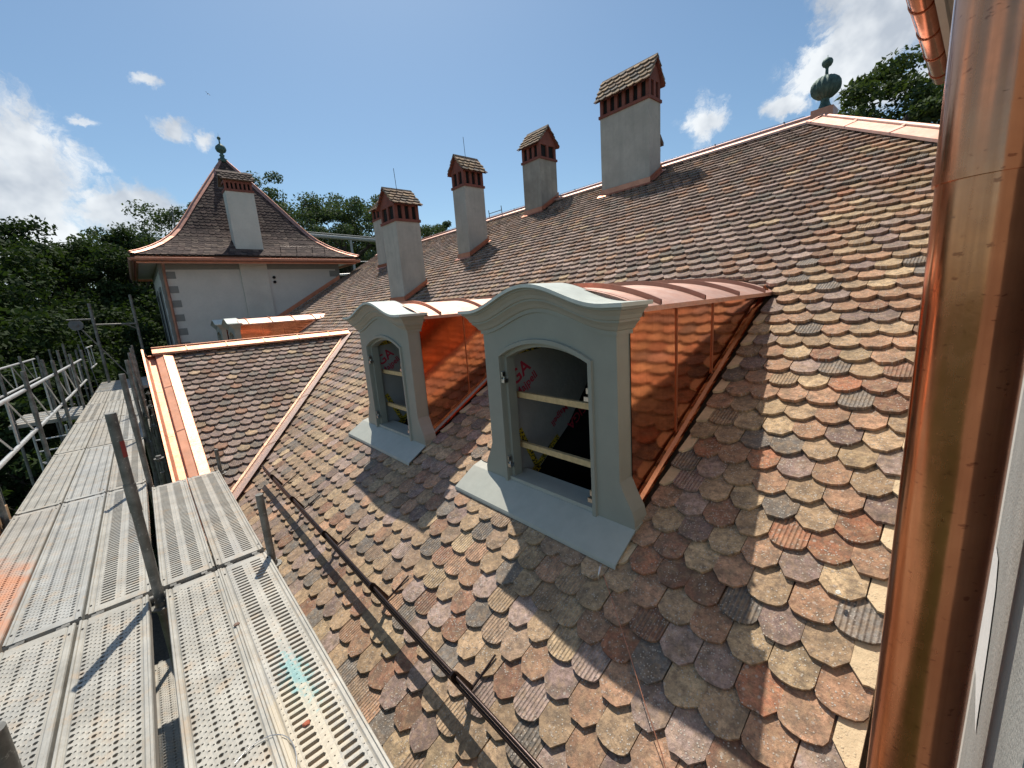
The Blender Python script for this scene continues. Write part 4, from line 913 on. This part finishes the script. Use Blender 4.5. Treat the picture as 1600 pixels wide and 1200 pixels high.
q=MB(); q.tube((-1.42,19.1,.25),(-1.42,19.18,.25),.17,24); q.tube((-1.42,19.04,.25),(-1.42,19.22,.25),.05,10); q.path([(-1.42,19.14,.25),(-1.28,19.14,-2),(-1.2,19.1,-4)],.012,6); o=q.build('pulley_wheel',plain('pulley_grey',(.16,.16,.16),.6,.3)); tag(o,'grey pulley wheel hanging by the tall poles','pulley')
q=MB(); q.tube((-1.32,19.14,.1),(-.45,19.2,-1.6),.02,8); o=q.build('hoist_arm',GALV); tag(o,'thin slanting hoist arm below the pulley wheel','hoist')
# transoms and ledgers under the deck joints
for k in range(7):
    y=.76+2.6*k+.035
    q=MB(); q.tube((-1.245,0,0),(-.205 if k>1 or k==0 else .42,0,0),.022,12); o=q.build('scaffold_transom',GALV); o.location=(0,y,-1.715); tag(o,f"cross tube carrying the deck planks at the {['near edge','first','second','third','fourth','fifth','sixth'][k]} joint",'tube','cross tubes under the deck')
for nm,x,z in (('outer',-1.245,-3.0),('inner',-.205,-2.25)):
    q=MB(); q.tube((0,.5,0),(0,18,0),.022,10); o=q.build('scaffold_ledger',GALV); o.location=(x,0,z); tag(o,f"long tube under the {nm} edge of the long deck",'tube')
q=MB(); q.box(-.20,-.0,-.04,.04,-.02,.02); 
def lattice(y0,y1,x,zt,zb,label,name='lattice_rail'):
    o=empty(name,(x,(y0+y1)/2,zb)); tag(o,label,'guard rail','lattice guard rails'); c=(y0+y1)/2
    for z in (zt,zb): q=MB(); q.tube((0,y0-c,z-zb),(0,y1-c,z-zb),.0235,14); q.build('chord',GALVL,o)
    y=y0+.25; i=0
    while y<y1-.1:
        q=MB(); q.tube((0,y-c,0),(0,y-c,zt-zb),.0125,8); q.build('strut',GALVL,o)
        if y+1.05<y1: q=MB(); q.tube((0,y-c,zt-zb),(0,y+1.0-c,0),.0105,8); q.build('brace',GALVL,o)
        y+=1.28; i+=1
def galvl():
    M=Mat('galvanised_bright'); n=M.noise(12,5,.65); c=M.mix(M.ramp(n,[(.35,0),(.7,1)]),(.42,.42,.41),(.60,.60,.58)); return M.set(c,.45,.4,n,.001)
GALVL=galvl()
lattice(3.3,8.55,-1.275,-.70,-1.25,'lattice guard rail nearest the camera on the outer side of the deck')
lattice(8.55,16.2,-1.285,-.71,-1.27,'lattice guard rail continuing the near one along the deck')
lattice(17.6,19.6,-1.22,-.45,-1.05,'small lattice gate at the far end of the long deck')
lattice(10.5,17.5,-2.28,-.62,-1.15,'lattice guard rail of the outermost row behind')
for k in range(5): post(-1.62+.06*(k%2),13.2+1.9*k,-8.5,-.5+.12*(k%3),f"{bays[k]} post from the front in the crowded row outside the lattice rail",grp='posts outside the lattice rail')
q=MB(); 
for k in range(4): q.tube((-.02+0,0,-.10-.22*k),(-.42,0,-.10-.22*k),.014,8)
q.tube((0,0,.1),(0,0,-1),.018,8); q.tube((-.44,0,.1),(-.44,0,-1),.018,8); o=q.build('ladder',GALVL); o.location=(-1.35,11.5,-1.8); tag(o,'short ladder rungs at the edge of the outer platform','ladder')
# toe board and debris
q=MB(); q.box(-.02,.02,-1.3,1.3,-.06,.10); o=q.build('toe_board',plain('old_board',(.42,.25,.13),.8,0,.3,9,.003)); o.location=(-1.30,5.0,-1.72); tag(o,'weathered brown toe board on the outer edge of the deck','board')
def shard(x,y,z,s,mat,label,seed):
    r=random.Random(seed); bm=bmesh.new(); bmesh.ops.create_icosphere(bm,subdivisions=2,radius=s)
    for v in bm.verts: v.co=Vector((v.co.x*1.3,v.co.y,v.co.z*.6))*(1+r.uniform(-.22,.22))
    me=bpy.data.meshes.new('tile_shard'); bm.to_mesh(me); bm.free(); me.materials.append(mat); o=bpy.data.objects.new('tile_shard',me); COL.objects.link(o); o.location=(x,y,z); tag(o,label,'debris')
SH1=plain('shard_brown',(.26,.17,.13),.9,0,.3,60,.002); SH2=plain('shard_red',(.45,.13,.07),.9,0,.3,60,.002); SH3=plain('shard_white',(.7,.68,.62),.8,0,.2,60,.002)
shard(.112,2.62,-1.66,.012,SH1,'brown pebble of broken tile lying on the joint between the near planks',1)
shard(.225,1.72,-1.665,.012,SH2,'small red tile chip beside the turquoise paint',2)
p=Vector((0,0,0))
for i,(x,y) in enumerate(((1.155*1.78,.17*1.78),)): shard(x,y,RZ(x)+.06,.010,SH3,'small white fleck lying on a grey ribbed tile near the downpipe',3)
q=MB(); q.path([(.06+.10*math.cos(a)*(1+.2*a),1.62+.16*math.sin(a),-1.662) for a in np.linspace(-.4,2.2,14)],.0016,5); o=q.build('bent_wire',STEEL); tag(o,'thin bent wire lying on the perforated plank','wire')
# ------------------------------------------------------------ background objects
q=MB(); q.tube((9.0,30,5.22),(15.2,30,5.02),.13,12); q.tube((9.0,30,5.42),(15.2,30,5.22),.03,8); q.tube((12.2,30,5.0),(12.2,30,-8.5),.09,8); q.tube((15.0,30,5.0),(15,30,-8.5),.09,8); o=q.build('steel_beam',plain('beam_grey',(.34,.34,.32),.6,.2)); tag(o,'long grey horizontal beam in front of the trees between tower and chimneys','beam')
q=MB(); q.tube((8.3,27,2.3),(12.8,27,2.55),.07,10); q.tube((9.2,27,3.4),(9.2,27,-8.5),.04,8); q.tube((8.4,27,3.1),(12.8,27,3.25),.025,8); o=q.build('scaffold_rail',GALVL); tag(o,'pale scaffold rail just right of the far tower above the roof junction','rail')
q=MB(); q.path([(2.2,26,4.2),(2.22,26,5.0),(2.27,26,5.62)],[.05,.03,.008],8); q.tube((2.26,26,5.3),(2.0,26,4.9),.012,6); o=q.build('mast',GALV); tag(o,'thin pointed mast rising left of the far tower roof','mast')
def bird(c,s):
    q=MB(); q.lathe((0,0,0),[(.001,-.5),(.10,-.35),(.16,0),(.13,.3),(.07,.5),(.001,.62)],10)
    q.add([(0,-.15,.0),(0,.2,.0),(1.0,.35,.30),(1.5,-.1,.1),(.7,-.2,.18)],[(0,1,2,4),(4,2,3)]); q.add([(0,-.15,.0),(0,.2,.0),(-1.0,.35,.30),(-1.5,-.1,.1),(-.7,-.2,.18)],[(0,1,2,4),(4,2,3)])
    o=q.build('bird',plain('bird_dark',(.03,.03,.03),.7)); o.location=c; o.scale=(s,s,s); o.rotation_euler=(.9,.5,.4); tag(o,'tiny dark bird in the sky above the far tower','bird')
bird(tuple(Vector((.15,.85,.355)).normalized()*45),.13)
# ------------------------------------------------------------ trees
def rayxy(px,py):
    v=cx*((px-800)/650)+cy*((py-600)/650)+f; return v.normalized()
def tree(px,top,dist,rad,leaf,label,name='broadleaf_tree',nleaf=9000,ls=.17,zb=-8.5,seed=0,squash=.8,group='trees round the building',low=.0,skew=0):
    r=np.random.default_rng(seed+100); v=rayxy(px,top); k=dist/math.hypot(v.x,v.y); bx,by,zt=v.x*k,v.y*k,v.z*k
    H=zt-zb; cz=zt-rad*squash; t=empty(name,(bx,by,zb)); tag(t,label,'tree',group)
    q=MB(); tips=[]
    tr=.028*H; zc=cz-zb
    trunk=[(0,0,0),(.02*H*r.normal(),.02*H*r.normal(),H*.25),(.03*H*r.normal(),.03*H*r.normal(),zc-rad*.35),(0,0,zc+rad*.3)]
    q.path(trunk,[tr,tr*.75,tr*.55,tr*.2],10)
    for i in range(11):
        a=2*PI*i/11+r.normal(0,.3); z0=zc-rad*(.75-.12*(i%5)); el=r.uniform(.1,.9); L=rad*r.uniform(.75,1.05)
        p0=Vector((0,0,z0)); p1=p0+Vector((math.cos(a)*L*.5,math.sin(a)*L*.5,L*.3*el+.1*rad)); p2=p0+Vector((math.cos(a)*L*.95,math.sin(a)*L*.95,L*.75*el+.15*rad))
        q.path([p0,p1,p2],[tr*.4,tr*.22,tr*.05],6,False)
        for d in (-.5,.5): p3=p1+Vector((math.cos(a+d)*L*.45,math.sin(a+d)*L*.45,L*.3)); q.path([p1,p3],[tr*.16,tr*.04],5,False)
    q.build('trunk',BARK,t)
    ncl=int(90); C=[]
    while len(C)<ncl:
        d=r.normal(size=3); d/=np.linalg.norm(d); rr=rad*r.uniform(.45,1.0)**.6; p=np.array([d[0]*rr,d[1]*rr,d[2]*rr*squash])
        p[:2]*=1+.18*math.sin(5*math.atan2(d[1],d[0])+seed)+.1*math.sin(9*d[2]+seed)
        if p[2]<-rad*squash*.8: continue
        C.append((p,rad*r.uniform(.11,.23)))
    per=nleaf//ncl; vs=[]; 
    for p,cr2 in C:
        d=r.normal(size=(per,3)); d/=np.linalg.norm(d,axis=1)[:,None]; d*=(r.random(per)**.45)[:,None]*cr2; d[:,2]*=.62
        c=p+d; nn=r.normal(size=(per,3))+np.array([0,0,.9])+d/cr2*.8; nn/=np.linalg.norm(nn,axis=1)[:,None]
        a=np.cross(nn,r.normal(size=(per,3))); a/=np.linalg.norm(a,axis=1)[:,None]; b=np.cross(nn,a); s=(ls*r.uniform(.6,1.25,per))[:,None]
        vs.append(np.stack([c-a*s,c-b*s*.55,c+a*s,c+b*s*.55],1))
    V=np.concatenate(vs).reshape(-1,3)+np.array([0,0,zc]); n=len(V)//4
    me=bpy.data.meshes.new('crown'); me.vertices.add(len(V)); me.vertices.foreach_set('co',V.astype(np.float32).ravel())
    me.loops.add(4*n); me.loops.foreach_set('vertex_index',np.arange(4*n,dtype=np.int32)); me.polygons.add(n); me.polygons.foreach_set('loop_start',np.arange(0,4*n,4,dtype=np.int32)); me.polygons.foreach_set('loop_total',np.full(n,4,dtype=np.int32)) if False else None
    me.materials.append(leaf); me.update(calc_edges=True); o=bpy.data.objects.new('crown',me); COL.objects.link(o); o.parent=t
    return t
TR=[(-60,372,30,6.0,0,'big dark tree cut by the left edge of the picture'),(35,352,33,4.6,0,'dark tree with layered branches at the far left against the cloud'),
 (112,378,36,4.6,1,'tree second from the left edge, its top below the white cloud'),(185,362,34,4.2,0,'dark feathery tree just left of the far tower'),
 (262,316,46,6.0,2,'taller tree peeking over the left slope of the far tower roof'),
 (425,276,44,6.2,2,'green tree rising right behind the far tower roof'),(528,296,42,5.6,2,'rounded open-crowned tree in the middle between tower and chimneys'),
 (600,312,48,5.4,2,'tree half hidden behind the front chimneys'),(655,338,52,4.6,2,'small treetop showing right of the front chimney'),(482,338,50,6,1,'lower tree filling the gap behind the beam'),
 (1432,84,21,3.3,1,'leafy tree at the right behind the hip, under the copper gutter'),(1500,130,25,4.0,2,'tree behind the gutter end and downpipe')]
for i,(px,tp,d,rd,lf,lb) in enumerate(TR):
    tree(px,tp,d,rd,LEAF[lf],lb,seed=i*7,nleaf=30000 if px>1300 else (24000 if lf else 26000),ls=.09 if px>1300 else (.125 if lf else .115),squash=.85)
for i,(px,tp,d,rd,lb) in enumerate([(0,470,24,4.6,'low dark tree under the big left one'),(95,455,27,4.6,'low dark tree behind the lattice rail'),(160,440,30,4.6,'low tree between the tall poles'),(225,430,33,4.4,'low dark tree beside the far tower wall'),(-80,480,22,4.8,'low tree beyond the left edge of the scaffold')]):
    tree(px,tp,d,rd,LEAF[0],lb,name='small_tree',seed=200+i*3,nleaf=20000,ls=.11,squash=1.0,group='low trees under the big ones')
for i,(px,tp,d,rd,lb) in enumerate([(-20,585,19,3.4,'bushy shrub at the lawn edge, far left'),(60,560,21,3.6,'bushy shrub at the lawn edge behind the lattice rail'),(130,550,24,3.8,'bushy shrub at the lawn edge behind the post row'),(190,540,27,3.8,'bushy shrub by the foot of the far tower')]):
    tree(px,tp,d,rd,LEAF[0],lb,name='shrub',seed=300+i*3,nleaf=14000,ls=.11,squash=1.25,group='shrubs at the lawn edge')
S.render.engine='CYCLES'
S.cycles.max_bounces=8; S.cycles.glossy_bounces=4; S.cycles.diffuse_bounces=3
